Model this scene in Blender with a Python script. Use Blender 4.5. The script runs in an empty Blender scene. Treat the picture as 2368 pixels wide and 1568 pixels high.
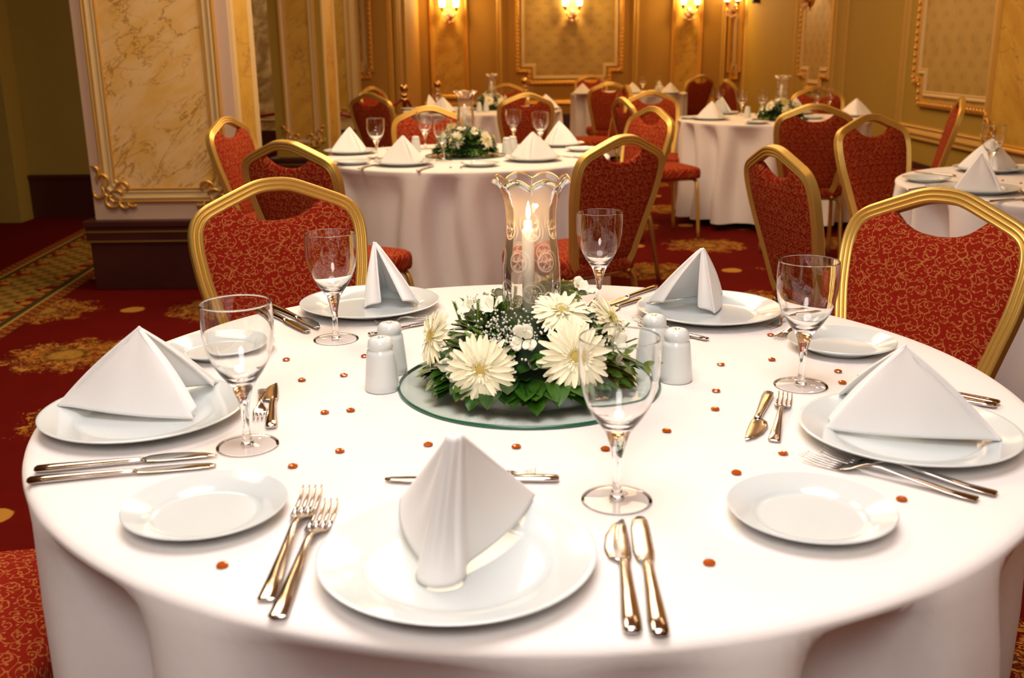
import bpy, bmesh, math, random
from mathutils import Vector, Matrix
import numpy as np
R_ = math.radians
PI = math.pi
sc = bpy.context.scene
COL = sc.collection

# ---------------------------------------------------------------- camera
CAM_F, CAM_PITCH, CAM_ROLL, CAM_Z = 2338.2, 0.27559, -0.01121, 1.2366   # solved from plates, glasses and tables
cam_d = bpy.data.cameras.new('camera'); cam = bpy.data.objects.new('camera', cam_d); COL.objects.link(cam)
cam_d.sensor_width = 36.0; cam_d.lens = CAM_F / 2368 * 36.0
cam.matrix_world = (Matrix.Translation((0, 0, CAM_Z)) @ Matrix.Rotation(PI/2 - CAM_PITCH, 4, 'X') @ Matrix.Rotation(CAM_ROLL, 4, 'Z'))
cam_d.clip_start = 0.05; cam_d.clip_end = 80
cam_d.dof.use_dof = True; cam_d.dof.focus_distance = 1.85; cam_d.dof.aperture_fstop = 6.3
sc.camera = cam

# ---------------------------------------------------------------- world, exposure, big lights
sc.view_settings.view_transform = 'Standard'; sc.view_settings.look = 'None'
sc.view_settings.gamma = 1.0; sc.view_settings.use_curve_mapping = False
sc.view_settings.exposure = 0.0
w = bpy.data.worlds.new('world'); sc.world = w; w.use_nodes = True
w.node_tree.nodes['Background'].inputs[0].default_value = (1.0, 0.55, 0.25, 1)
w.node_tree.nodes['Background'].inputs[1].default_value = 0.07

def area(name, loc, size, power, col, tgt=None, shape='DISK'):
    l = bpy.data.lights.new(name, 'AREA'); l.shape = shape; l.size = size; l.energy = power; l.color = col
    o = bpy.data.objects.new(name, l); COL.objects.link(o); o.location = loc
    d = (Vector(tgt) - Vector(loc)) if tgt else Vector((0, 0, -1))
    o.rotation_euler = d.to_track_quat('-Z', 'Y').to_euler()
    return o
area('bounced_flash', (0.0, 1.0, 2.75), 1.3, 37, (1.0, 0.935, 0.91))
area('camera_fill_light', (-0.1, -0.35, 1.95), 0.7, 19, (1.0, 0.93, 0.88), (0.0, 1.8, 0.7))  # added soft frontal fill above the camera, lifts the napkins and front faces
area('pillar_fill_light', (-1.3, 2.9, 3.1), 1.2, 40, (1.0, 0.78, 0.50))  # added warm fill, not a real fixture, brightens the big left pillar
area('hall_light_middle', (0.0, 5.2, 3.1), 2.2, 88, (1.0, 0.73, 0.47))
area('mural_fill_light', (-2.7, 10.9, 3.1), 1.0, 26, (1.0, 0.70, 0.38))  # extra unseen fill added to lift the dim mural between the pillars
area('hall_light_back', (0.9, 8.6, 3.1), 2.6, 66, (1.0, 0.60, 0.26))
area('hall_light_far', (1.0, 12.6, 3.1), 2.4, 52, (1.0, 0.52, 0.18))

# ---------------------------------------------------------------- projection helper: photo pixel -> point on a real plane
def at(px, py, z=None, Y=None, X=None):
    u = px - 1184; v = py - 784
    cr, sr = math.cos(CAM_ROLL), math.sin(CAM_ROLL)
    u, v = u*cr + v*sr, -u*sr + v*cr
    cp, sp = math.cos(CAM_PITCH), math.sin(CAM_PITCH)
    d = Vector((u/CAM_F, cp - v/CAM_F*sp, -sp - v/CAM_F*cp)); c = Vector((0, 0, CAM_Z))
    if z is not None: t = (z - c.z)/d.z
    elif Y is not None: t = Y/d.y
    else: t = X/d.x
    return c + d*t

# ---------------------------------------------------------------- node expression builder
class NB:
    def __init__(s, name):
        s.m = bpy.data.materials.new(name); s.m.use_nodes = True; s.t = s.m.node_tree
        s.b = s.t.nodes['Principled BSDF']; s.out = s.t.nodes['Material Output']
    def n(s, typ, **kw):
        nd = s.t.nodes.new(typ)
        for k, v in kw.items(): setattr(nd, k, v)
        return nd
    def lk(s, a, b): s.t.links.new(a, b)
    def coord(s, kind='Object'):
        tc = s.n('ShaderNodeTexCoord'); return tc.outputs[kind]
    def xyz(s, sock):
        x = s.n('ShaderNodeSeparateXYZ'); s.lk(sock, x.inputs[0]); return [Ex(s, o) for o in x.outputs]
    def comb(s, x, y, z=0.0):
        c = s.n('ShaderNodeCombineXYZ')
        for i, v in enumerate((x, y, z)):
            if isinstance(v, Ex): s.lk(v.s, c.inputs[i])
            else: c.inputs[i].default_value = v
        return c.outputs[0]
    def noise(s, vec, scale, detail=3.0, rough=0.5, dist=0.0):
        nd = s.n('ShaderNodeTexNoise'); nd.inputs['Scale'].default_value = scale
        nd.inputs['Detail'].default_value = detail; nd.inputs['Roughness'].default_value = rough; nd.inputs['Distortion'].default_value = dist
        if vec is not None: s.lk(vec, nd.inputs['Vector'])
        return Ex(s, nd.outputs['Fac'])
    def mix(s, f, a, b):
        nd = s.n('ShaderNodeMix', data_type='RGBA')
        fi, ai, bi = nd.inputs[0], nd.inputs[6], nd.inputs[7]
        if isinstance(f, Ex): s.lk(f.s, fi)
        else: fi.default_value = f
        for v, i in ((a, ai), (b, bi)):
            if isinstance(v, tuple): i.default_value = (*v, 1)
            else: s.lk(v, i)
        return nd.outputs[2]
    def base(s, c):
        if isinstance(c, tuple): s.b.inputs['Base Color'].default_value = (*c, 1)
        else: s.lk(c, s.b.inputs['Base Color'])
    def set(s, **kw):
        for k, v in kw.items(): s.b.inputs[k.replace('_', ' ')].default_value = v
    def bump(s, h, strength=0.3, dist=0.01):
        b = s.n('ShaderNodeBump'); b.inputs['Strength'].default_value = strength; b.inputs['Distance'].default_value = dist
        s.lk(h.s, b.inputs['Height']); s.lk(b.outputs[0], s.b.inputs['Normal'])
class Ex:
    def __init__(s, nb, sock): s.nb = nb; s.s = sock
    def op(s, o, b=None, c=None):
        nd = s.nb.n('ShaderNodeMath', operation=o); s.nb.lk(s.s, nd.inputs[0])
        for i, v in ((1, b), (2, c)):
            if v is None: continue
            if isinstance(v, Ex): s.nb.lk(v.s, nd.inputs[i])
            else: nd.inputs[i].default_value = v
        return Ex(s.nb, nd.outputs[0])
    def __add__(s, o): return s.op('ADD', o)
    def __sub__(s, o): return s.op('SUBTRACT', o)
    def __mul__(s, o): return s.op('MULTIPLY', o)
    def __truediv__(s, o): return s.op('DIVIDE', o)
    def __neg__(s): return s.op('MULTIPLY', -1.0)
    def sin(s): return s.op('SINE')
    def abs(s): return s.op('ABSOLUTE')
    def fract(s): return s.op('FRACT')
    def floor(s): return s.op('FLOOR')
    def sqrt(s): return s.op('SQRT')
    def lt(s, o): return s.op('LESS_THAN', o)
    def gt(s, o): return s.op('GREATER_THAN', o)
    def max(s, o): return s.op('MAXIMUM', o)
    def min(s, o): return s.op('MINIMUM', o)
    def atan2(s, o): return s.op('ARCTAN2', o)
    def smooth(s, a, b):
        nd = s.nb.n('ShaderNodeMapRange', interpolation_type='SMOOTHSTEP'); s.nb.lk(s.s, nd.inputs[0])
        nd.inputs[1].default_value = a; nd.inputs[2].default_value = b; return Ex(s.nb, nd.outputs[0])

def simple(name, col, rough=0.5, metal=0.0, **kw):
    b = NB(name); b.base(col); b.set(Roughness=rough, Metallic=metal, **kw); return b.m

# ---------------------------------------------------------------- materials
def m_cloth(name, col, bump=0.15):
    b = NB(name); c = b.coord(); x, y, z = b.xyz(c)
    n = b.noise(c, 9.0, 4)
    b.base(col); b.set(Roughness=0.85, Sheen_Weight=0.15)
    wv = (x*2600.0).sin()*0.3 + (y*2600.0).sin()*0.3
    b.bump(n + wv*0.04, bump, 0.012); return b.m
CLOTH = m_cloth('white_table_linen', (0.83, 0.785, 0.765))
NAPKIN = m_cloth('white_napkin_cotton', (0.90, 0.885, 0.875), 0.10)
PORC = simple('white_porcelain', (0.61, 0.665, 0.67), 0.12)
CERAM = simple('shaker_ceramic', (0.66, 0.70, 0.69), 0.18)
STEEL = simple('polished_steel', (0.56, 0.53, 0.50), 0.13, 1.0)
BLACK = simple('black_plastic', (0.012, 0.012, 0.012), 0.5)
def m_glass(name, col=(1, 1, 1), ior=1.46, rough=0.0):
    b = NB(name); b.base(col); b.set(Roughness=rough, IOR=ior, Transmission_Weight=1.0); return b.m
GLASS = m_glass('clear_glass')
def m_thin(name, tint, etched=None, fres=1.35):
    b = NB(name); t = b.n('ShaderNodeBsdfTransparent'); t.inputs[0].default_value = (*tint, 1)
    g = b.n('ShaderNodeBsdfGlossy'); g.inputs['Roughness'].default_value = 0.02
    f = b.n('ShaderNodeFresnel'); f.inputs[0].default_value = fres
    m = b.n('ShaderNodeMixShader'); b.lk(f.outputs[0], m.inputs[0]); b.lk(t.outputs[0], m.inputs[1]); b.lk(g.outputs[0], m.inputs[2])
    res = m.outputs[0]
    if etched:
        x, y, z = b.xyz(b.coord())
        th = y.atan2(x)
        u = th*(6/(2*PI)); row = (z*22.0).floor(); a = (u + row*0.5).fract() - 0.5; c = (z*22.0).fract() - 0.5
        r = (a*a + c*c).sqrt(); t2 = c.atan2(a)
        sp = ((t2*(1/(2*PI)) + r*3.4).fract() - 0.5).abs().lt(0.13)
        ring = ((r - 0.30).abs()).lt(0.022)
        inr = (r.lt(0.26))*((t2*5.0).sin().gt(0.1))
        n = b.noise(b.coord(), 260.0, 2).gt(0.5)
        pat = (sp*r.lt(0.46)*0.5).max(ring).max(inr*n)
        zz = z.smooth(0.135, 0.105)
        d = b.n('ShaderNodeBsdfDiffuse'); d.inputs[0].default_value = (0.9, 0.86, 0.82, 1)
        tr = b.n('ShaderNodeBsdfTranslucent'); tr.inputs[0].default_value = (0.9, 0.86, 0.82, 1)
        dm = b.n('ShaderNodeMixShader'); b.lk(d.outputs[0], dm.inputs[1]); b.lk(tr.outputs[0], dm.inputs[2])
        m2 = b.n('ShaderNodeMixShader'); fac = pat*zz*0.33 + 0.07
        b.lk(fac.s, m2.inputs[0]); b.lk(res, m2.inputs[1]); b.lk(dm.outputs[0], m2.inputs[2]); res = m2.outputs[0]
    b.lk(res, b.out.inputs[0]); b.t.nodes.remove(b.b); return b.m
SHADE_GLASS = m_thin('etched_shade_glass', (0.97, 0.96, 0.94), True, 1.4)
FOOT_GLASS = m_thin('thin_foot_glass', (1.0, 1.0, 1.0), None, 1.4)
TRAY_TOP = m_thin('tray_glass_top', (0.86, 0.94, 0.90), None, 1.5)
TRAY_EDGE = simple('tray_glass_edge', (0.015, 0.10, 0.055), 0.15)
GOLD_RIM = simple('gold_glass_rim', (0.85, 0.55, 0.18), 0.15, 0.85)
CHAIR_GOLD = simple('chair_gold_frame', (0.72, 0.48, 0.12), 0.34, 0.65)
MOULD_SOFT = simple('ochre_gold_moulding', (0.52, 0.32, 0.07), 0.45, 0.3)
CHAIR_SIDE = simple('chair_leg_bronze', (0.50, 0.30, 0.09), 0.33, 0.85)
MOULD_GOLD = simple('gilded_moulding', (0.72, 0.42, 0.09), 0.38, 0.6)
CREAM = simple('cream_moulding_paint', (0.62, 0.46, 0.22), 0.45)
PINKISH = simple('beige_pillar_paint', (0.60, 0.44, 0.34), 0.6)
BRASS = simple('polished_brass', (0.80, 0.52, 0.20), 0.15, 1.0)
WAX = NB('candle_wax'); WAX.base((0.92, 0.86, 0.74)); WAX.set(Roughness=0.45, Subsurface_Weight=0.4, Subsurface_Scale=0.02); WAX = WAX.m
def m_emit(name, col, s):
    b = NB(name); b.base((0, 0, 0)); b.set(Emission_Strength=s); b.b.inputs['Emission Color'].default_value = (*col, 1); return b.m
FLAME = m_emit('candle_flame', (1.0, 0.62, 0.25), 60)
SHADE_LIT = m_emit('lit_lamp_shade', (1.0, 0.66, 0.28), 14)
BULB = m_emit('chandelier_bulb', (1.0, 0.62, 0.30), 45)
CRYSTAL = simple('crystal_drops', (0.9, 0.62, 0.4), 0.05, 0.3, Transmission_Weight=0.5)
GEM = NB('amber_glass_gem'); GEM.base((0.42, 0.075, 0.004)); GEM.set(Roughness=0.05, Coat_Weight=1.0); GEM = GEM.m
RED_ROPE = simple('red_velvet_rope', (0.28, 0.012, 0.012), 0.8)
WOOD_DARK = NB('mahogany_plinth'); _n = WOOD_DARK.noise(WOOD_DARK.coord(), 5.0, 4); WOOD_DARK.base(WOOD_DARK.mix(_n, (0.028, 0.006, 0.005), (0.07, 0.014, 0.010))); WOOD_DARK.set(Roughness=0.4); WOOD_DARK = WOOD_DARK.m
TABLE_WOOD = simple('table_plywood', (0.35, 0.22, 0.12), 0.7)

def m_fabric():
    b = NB('red_scroll_fabric'); co = b.coord(); x, y, z = b.xyz(co)
    nv = b.noise(co, 22.0, 2); nv2 = b.noise(b.comb(y, x, z), 19.0, 2)
    U = x + (nv - 0.5)*0.014; V = (z - y) + (nv2 - 0.5)*0.014
    def layer(T, ou, ov, hand, k, w, rmax):
        u = U*(1/T) + ou; v = V*(1/T) + ov
        row = v.floor(); u = u + row*0.5
        par = ((row*0.5).fract()*4.0 - 1.0)*hand
        a = (u.fract() - 0.5)*par; c = v.fract() - 0.5
        r = (a*a + c*c).sqrt(); th = c.atan2(a)
        sp = ((th*(1/(2*PI)) + r*k).fract() - 0.5).abs()
        ww = ((th*7.0 + r*20.0).sin().max(0.0))*0.07 + w
        return (ww - sp).gt(0.0)*r.lt(rmax)*r.gt(0.05)
    p = layer(0.050, 0.0, 0.0, 1.0, 3.0, 0.045, 0.43)
    p = p.max(layer(0.031, 0.37, 0.21, -1.0, 2.4, 0.06, 0.40))
    vine = ((V*(2*PI/0.050)).sin()*0.45 + (U*(2*PI/0.057)).sin()*0.5 + (U*60.0 + V*75.0).sin()*0.5).abs().lt(0.05)
    lf = ((U*260.0 + V*90.0).sin()*(V*240.0 - U*120.0).sin()).gt(0.80)
    vine = vine.max(lf)
    p = p.max(vine)
    fine = b.noise(co, 900.0, 2)
    red = b.mix(fine, (0.20, 0.008, 0.002), (0.28, 0.014, 0.004))
    b.base(b.mix(p*0.6, red, (0.52, 0.21, 0.06)))
    b.set(Roughness=0.9, Specular_IOR_Level=0.12); b.bump(fine + p*0.6, 0.2, 0.001)
    return b.m
FABRIC = m_fabric()

def m_marble(name, c0, c1, vein, sc_=1.0, off=0.0):
    b = NB(name); x, y, z = b.xyz(b.coord())
    v = b.comb((x + z*0.75)*0.9*sc_ + off, y*sc_, (z - x*0.75)*2.0*sc_)   # veins run diagonally
    n1 = b.noise(v, 1.25, 7, 0.58, 0.5); n2 = b.noise(v, 2.6, 6, 0.58, 0.7); n3 = b.noise(v, 3.2, 5, 0.6)
    v1 = (n1 - 0.5).abs().smooth(0.010, 0.0); v2 = (n2 - 0.47).abs().smooth(0.009, 0.0)*0.8
    mask = n3.smooth(0.30, 0.50)
    base = b.mix(n3.smooth(0.38, 0.68), c0, c1)
    b.base(b.mix(v1.max(v2)*mask*0.8, base, vein)); b.set(Roughness=0.55); return b.m
MARBLE = m_marble('painted_marble_panel', (0.80, 0.56, 0.25), (0.74, 0.45, 0.10), (0.34, 0.14, 0.01))
MARBLE2 = m_marble('ochre_marble_panel', (0.56, 0.34, 0.04), (0.48, 0.26, 0.018), (0.26, 0.12, 0.03), 0.9, 3.3)
def m_wall(name, c0, c1):
    b = NB(name); n = b.noise(b.coord(), 1.6, 3); b.base(b.mix(n, c0, c1)); b.set(Roughness=0.75); return b.m
WALL = m_wall('ochre_wall_paint', (0.35, 0.185, 0.022), (0.41, 0.225, 0.03))
OLIVE = m_wall('olive_wall_paint', (0.26, 0.19, 0.030), (0.31, 0.23, 0.045))
GREENISH = m_wall('sage_wall_paint', (0.33, 0.215, 0.022), (0.37, 0.245, 0.03))
CEIL = m_wall('warm_ceiling_paint', (0.34, 0.16, 0.045), (0.40, 0.19, 0.055))
def m_wallpaper():
    b = NB('damask_wallpaper'); co = b.coord(); x, y, z = b.xyz(co)
    U = (x + y)*(1/0.26); V = z*(1/0.36)
    row = V.floor(); a = (U + row*0.5).fract() - 0.5; c = V.fract() - 0.5
    d = a.abs()*1.6 + c.abs(); n = b.noise(co, 30.0, 4)
    d2 = d + (n - 0.5)*0.22; dia = d2.lt(0.26).max(((d2 - 0.47).abs()).lt(0.045)).max(((U*(2*PI*8)).sin()).gt(0.6)*0.35)
    dots = (U*2*PI).sin()*(V*4*PI).sin(); dots = (dots + (n - 0.5)).gt(0.55)
    p = (dia*0.5 + dots*0.5).min(1.0)
    b.base(b.mix(p*0.55, (0.42, 0.28, 0.07), (0.20, 0.125, 0.025))); b.set(Roughness=0.5); return b.m
WALLPAPER = m_wallpaper()
def m_mural():
    b = NB('mottled_stone_mural'); co = b.coord(); n = b.noise(co, 4.0, 6, 0.7, 0.8); n2 = b.noise(co, 1.2, 4, 0.6)
    c = b.mix(n.smooth(0.35, 0.65), (0.30, 0.18, 0.06), (0.75, 0.58, 0.30)); c = b.mix(n2.smooth(0.58, 0.7), c, (0.12, 0.05, 0.025))
    b.base(c); b.set(Roughness=0.7); return b.m
MURAL = m_mural()
def m_carpet():
    b = NB('patterned_red_carpet'); co = b.coord(); x, y, z = b.xyz(co)
    n1 = b.noise(co, 9.0, 4, 0.6, 0.8); n2 = b.noise(co, 17.0, 5, 0.65, 2.4); pile = b.noise(co, 420.0, 2)
    TX, TY = 0.92, 0.80
    def cell(ou, ov, tx, ty):
        v = y*(1/ty) + ov; row = v.floor(); u = x*(1/tx) + ou + row*0.5
        return (u.fract() - 0.5)*tx, (v.fract() - 0.5)*ty
    a, c = cell(0.1, 0.25, TX, TY); r = (a*a + c*c*1.1).sqrt(); th = c.atan2(a)
    edge = (th*9.0).sin()*0.02 + (n2 - 0.5)*0.34 + (n1 - 0.5)*0.2 + 0.25
    med = (edge - r).smooth(0.0, 0.012)
    leaf = ((n2*26.0 + r*30.0 + th*3.0).sin()).smooth(-0.2, 0.25)
    ringd = ((r - 0.085 - (n1 - 0.5)*0.06).abs()).lt(0.012)
    med_c = b.mix(leaf*0.9, (0.10, 0.010, 0.004), (0.40, 0.17, 0.022))
    n3 = b.noise(co, 34.0, 3, 0.6, 1.0); med_c = b.mix(n3.smooth(0.56, 0.64)*0.7, med_c, (0.58, 0.30, 0.08)); med_c = b.mix(n3.smooth(0.42, 0.36)*0.7, med_c, (0.07, 0.045, 0.010))
    med_c = b.mix(r.lt(0.075)*0.7, med_c, (0.34, 0.19, 0.03)); med_c = b.mix(ringd*0.6, med_c, (0.07, 0.055, 0.012))
    a2, c2 = cell(0.6, 0.25, TX, TY); r2 = (a2*a2 + c2*c2).sqrt()
    oval = ((n1 - 0.5)*0.04 + 0.062 - r2).smooth(0.0, 0.008)
    field = b.mix(n1, (0.085, 0.003, 0.002), (0.13, 0.006, 0.003))
    col = b.mix(med, field, med_c); col = b.mix(oval*0.9, col, (0.48, 0.24, 0.04))
    # border band, straight line from A to B on the floor
    A = Vector((-2.34, 4.40)); B = Vector((-2.47, 6.0)); d = (B - A).normalized(); nn = Vector((-d.y, d.x))   # nn points left (-x)
    s = (x - A.x)*d.x + (y - A.y)*d.y; t = (x - A.x)*nn.x + (y - A.y)*nn.y
    W = 0.62
    inb = t.gt(0.0)*t.lt(W)
    hatch = ((s*90.0).sin()*(t*90.0).sin()).gt(0.0)
    bc = b.mix(hatch, (0.30, 0.10, 0.02), (0.12, 0.03, 0.006))
    mid = t.gt(0.10)*t.lt(W - 0.10)
    wavy = ((s*2*PI/0.30).sin()*0.05 + (n2 - 0.5)*0.06)
    dm = ((t - W/2) + wavy).abs()
    fl = ((s*2*PI/0.15).sin()*(t*2*PI/0.12).sin() + (n2 - 0.5)*1.2)
    mc = b.mix(fl.smooth(-0.1, 0.2), (0.33, 0.19, 0.035), (0.16, 0.10, 0.02)); mc = b.mix(dm.gt(0.14), mc, (0.17, 0.012, 0.006))
    mc = b.mix(dm.gt(0.14)*fl.gt(0.15), mc, (0.42, 0.20, 0.03))
    bc = b.mix(mid, bc, mc)
    line = (((t - 0.10).abs()).lt(0.016)).max(((t - (W - 0.10)).abs()).lt(0.016))
    bc = b.mix(line, bc, (0.045, 0.045, 0.015))
    line2 = (((t - 0.075).abs()).lt(0.009)).max(((t - (W - 0.075)).abs()).lt(0.009))
    bc = b.mix(line2, bc, (0.40, 0.24, 0.05))
    col = b.mix(t.gt(W), col, (0.10, 0.004, 0.003)); col = b.mix(inb, col, bc)
    b.base(col); b.set(Roughness=1.0, Specular_IOR_Level=0.05); b.bump(pile, 0.4, 0.004); return b.m
CARPET = m_carpet()
def m_petal(name, c0, c1):
    b = NB(name); co = b.coord(); n = b.noise(co, 60.0, 3); b.base(b.mix(n, c0, c1)); b.set(Roughness=0.6, Subsurface_Weight=0.15, Subsurface_Scale=0.004); return b.m
PETAL = m_petal('cream_gerbera_petal', (0.93, 0.88, 0.66), (0.90, 0.82, 0.55))
PETAL_Y = m_petal('pale_yellow_petal', (0.80, 0.72, 0.34), (0.74, 0.62, 0.26))
PETAL_W = m_petal('white_lisianthus_petal', (0.86, 0.84, 0.72), (0.76, 0.76, 0.55))
CENTER = m_petal('gerbera_centre', (0.62, 0.46, 0.10), (0.34, 0.26, 0.04))
GYPS = simple('gypsophila_white', (0.72, 0.68, 0.60), 0.7)
STEM = simple('green_stem', (0.10, 0.18, 0.03), 0.6)
def m_leaf(name, c0, c1):
    b = NB(name); n = b.noise(b.coord(), 14.0, 3); b.base(b.mix(n.smooth(0.35, 0.65), c0, c1)); b.set(Roughness=0.32); return b.m
LEAF = m_leaf('dark_green_leaf', (0.010, 0.050, 0.004), (0.040, 0.125, 0.008))
LEAF_L = m_leaf('light_green_leaf', (0.10, 0.20, 0.02), (0.20, 0.30, 0.04))
FOAM = simple('floral_foam', (0.01, 0.03, 0.008), 0.9)
BOWL_M = simple('pale_flower_bowl', (0.60, 0.52, 0.44), 0.4)

# ---------------------------------------------------------------- mesh helpers
class MB:
    def __init__(s): s.v = []; s.f = []; s.mi = []
    def add(s, v, f, mi=0, M=None):
        o = len(s.v)
        s.v += [tuple(M @ Vector(p)) if M is not None else tuple(p) for p in v]
        s.f += [tuple(i + o for i in q) for q in f]; s.mi += [mi]*len(f)
        return s
    def box(s, x0, x1, y0, y1, z0, z1, mi=0, M=None):
        v = [(x, y, z) for x in (x0, x1) for y in (y0, y1) for z in (z0, z1)]
        f = [(0, 1, 3, 2), (4, 6, 7, 5), (0, 4, 5, 1), (2, 3, 7, 6), (0, 2, 6, 4), (1, 5, 7, 3)]
        return s.add(v, f, mi, M)
    def lathe(s, prof, n=32, mi=0, M=None, cap=False):
        v = []; f = []
        for r, z in prof:
            for k in range(n):
                a = 2*PI*k/n; v.append((r*math.cos(a), r*math.sin(a), z))
        for i in range(len(prof) - 1):
            for k in range(n):
                k2 = (k + 1) % n; f.append((i*n + k, i*n + k2, (i+1)*n + k2, (i+1)*n + k))
        if cap:
            f.append(tuple(range(n - 1, -1, -1))); f.append(tuple((len(prof) - 1)*n + k for k in range(n)))
        return s.add(v, f, mi, M)
    def tube(s, pts, rad, n=8, mi=0, M=None, cap=True, flat=1.0):
        pts = [Vector(p) for p in pts]; m = len(pts)
        rr = rad if isinstance(rad, (list, tuple)) else [rad]*m
        v = []; f = []; up = None
        for i in range(m):
            t = (pts[min(i+1, m-1)] - pts[max(i-1, 0)]).normalized()
            if up is None:
                up = Vector((0, 0, 1)) if abs(t.z) < 0.9 else Vector((1, 0, 0))
            b = t.cross(up).normalized(); up = b.cross(t).normalized()
            for k in range(n):
                a = 2*PI*k/n; v.append(tuple(pts[i] + (b*math.cos(a) + up*math.sin(a)*flat)*rr[i]))
        for i in range(m - 1):
            for k in range(n):
                k2 = (k+1) % n; f.append((i*n + k, i*n + k2, (i+1)*n + k2, (i+1)*n + k))
        if cap: f.append(tuple(range(n-1, -1, -1))); f.append(tuple((m-1)*n + k for k in range(n)))
        return s.add(v, f, mi, M)
    def grid(s, P, mi=0, M=None, closed=False):
        nr, nc = len(P), len(P[0]); v = [tuple(p) for row in P for p in row]; f = []
        for i in range(nr - 1):
            for j in range(nc if closed else nc - 1):
                j2 = (j+1) % nc; f.append((i*nc + j, i*nc + j2, (i+1)*nc + j2, (i+1)*nc + j))
        return s.add(v, f, mi, M)
    def sphere(s, c, r, n=10, m=6, mi=0, sc3=(1, 1, 1), M=None):
        v = []; f = []
        for i in range(m + 1):
            ph = PI*i/m
            for k in range(n):
                a = 2*PI*k/n; v.append((c[0] + r*sc3[0]*math.sin(ph)*math.cos(a), c[1] + r*sc3[1]*math.sin(ph)*math.sin(a), c[2] - r*sc3[2]*math.cos(ph)))
        for i in range(m):
            for k in range(n):
                k2 = (k+1) % n; f.append((i*n + k, i*n + k2, (i+1)*n + k2, (i+1)*n + k))
        return s.add(v, f, mi, M)
    def sweep(s, path, sec, closed=False, mi=0, M=None):
        """path: 2D points in the XZ plane, sec: (u in plane to the left of travel, v along -Y i.e. out of the plane)"""
        P = [Vector(p) for p in path]; m = len(P); v = []; f = []; n = len(sec)
        for i in range(m):
            a = P[(i-1) % m] if (closed or i > 0) else None; c = P[(i+1) % m] if (closed or i < m-1) else None
            t1 = (P[i] - a).normalized() if a is not None else None; t2 = (c - P[i]).normalized() if c is not None else None
            if t1 is None: t1 = t2
            if t2 is None: t2 = t1
            n1 = Vector((-t1.y, t1.x)); n2 = Vector((-t2.y, t2.x)); mt = (n1 + n2)/max(0.2, 1 + n1.dot(n2))
            for (u, w_) in sec:
                q = P[i] + mt*u; v.append((q.x, -w_, q.y))
        for i in range(m if closed else m - 1):
            for k in range(n):
                k2 = (k+1) % n; i2 = (i+1) % m; f.append((i*n + k, i*n + k2, i2*n + k2, i2*n + k))
        if not closed: f.append(tuple(range(n-1, -1, -1))); f.append(tuple((m-1)*n + k for k in range(n)))
        return s.add(v, f, mi, M)
    def build(s, name, mats, parent=None, smooth=True, solid=None, subsurf=0, autosmooth=None, bevel=None, recalc=True):
        me = bpy.data.meshes.new(name); me.from_pydata(s.v, [], s.f)
        if not isinstance(mats, (list, tuple)): mats = [mats]
        for m in mats: me.materials.append(m)
        me.polygons.foreach_set('material_index', s.mi)
        if recalc:
            bm = bmesh.new(); bm.from_mesh(me); bmesh.ops.remove_doubles(bm, verts=bm.verts, dist=1e-6); bmesh.ops.recalc_face_normals(bm, faces=bm.faces); bm.to_mesh(me); bm.free()
        me.polygons.foreach_set('use_smooth', [smooth]*len(me.polygons))
        if smooth and autosmooth: 
            me.set_sharp_from_angle(angle=R_(autosmooth))
        o = bpy.data.objects.new(name, me); COL.objects.link(o)
        if parent is not None: o.parent = parent
        if bevel:
            md = o.modifiers.new('b', 'BEVEL'); md.width = bevel; md.segments = 2; md.limit_method = 'ANGLE'
        if subsurf:
            md = o.modifiers.new('s', 'SUBSURF'); md.levels = subsurf; md.render_levels = subsurf
        if solid:
            md = o.modifiers.new('so', 'SOLIDIFY'); md.thickness = solid[0]; md.offset = solid[1]
        return o
def tag(o, label=None, cat=None, group=None, kind=None):
    if label: o['label'] = label
    if cat: o['category'] = cat
    if group: o['group'] = group
    if kind: o['kind'] = kind
    return o
def empty(name, loc=(0, 0, 0), rz=0.0):
    o = bpy.data.objects.new(name, None); COL.objects.link(o); o.location = loc; o.rotation_euler = (0, 0, rz); o.empty_display_size = 0.05
    return o
def kids(o): return [c for c in bpy.data.objects if c.parent == o]
KID = {}
def copy_tree(o, parent=None):
    if o.name not in KID: KID[o.name] = kids(o)
    c = o.copy(); COL.objects.link(c)
    if parent is not None: c.parent = parent
    for ch in KID[o.name]: copy_tree(ch, c)
    return c
USED = set()
def place(proto, loc, rz=0.0, label=None, group=None, scale=1.0):
    """first call uses the prototype itself, later calls copy it with all its parts"""
    if proto.name in USED: o = copy_tree(proto)
    else:
        KID.setdefault(proto.name, kids(proto)); USED.add(proto.name); o = proto
    o.location = loc; o.rotation_euler = (0, 0, rz); o.scale = (scale,)*3
    if label: o['label'] = label
    if group: o['group'] = group
    return o
def catmull(P, k=4, closed=False):
    out = []; n = len(P); P = [Vector(p) for p in P]
    for i in range(n if closed else n - 1):
        if closed: a, b, c, d = P[(i-1) % n], P[i], P[(i+1) % n], P[(i+2) % n]
        else: a, b, c, d = P[max(i-1, 0)], P[i], P[i+1], P[min(i+2, n-1)]
        for j in range(k):
            t = j/k; out.append(0.5*((2*b) + (c - a)*t + (2*a - 5*b + 4*c - d)*t*t + (3*b - a - 3*c + d)*t**3))
    if not closed: out.append(P[-1])
    return out

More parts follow.
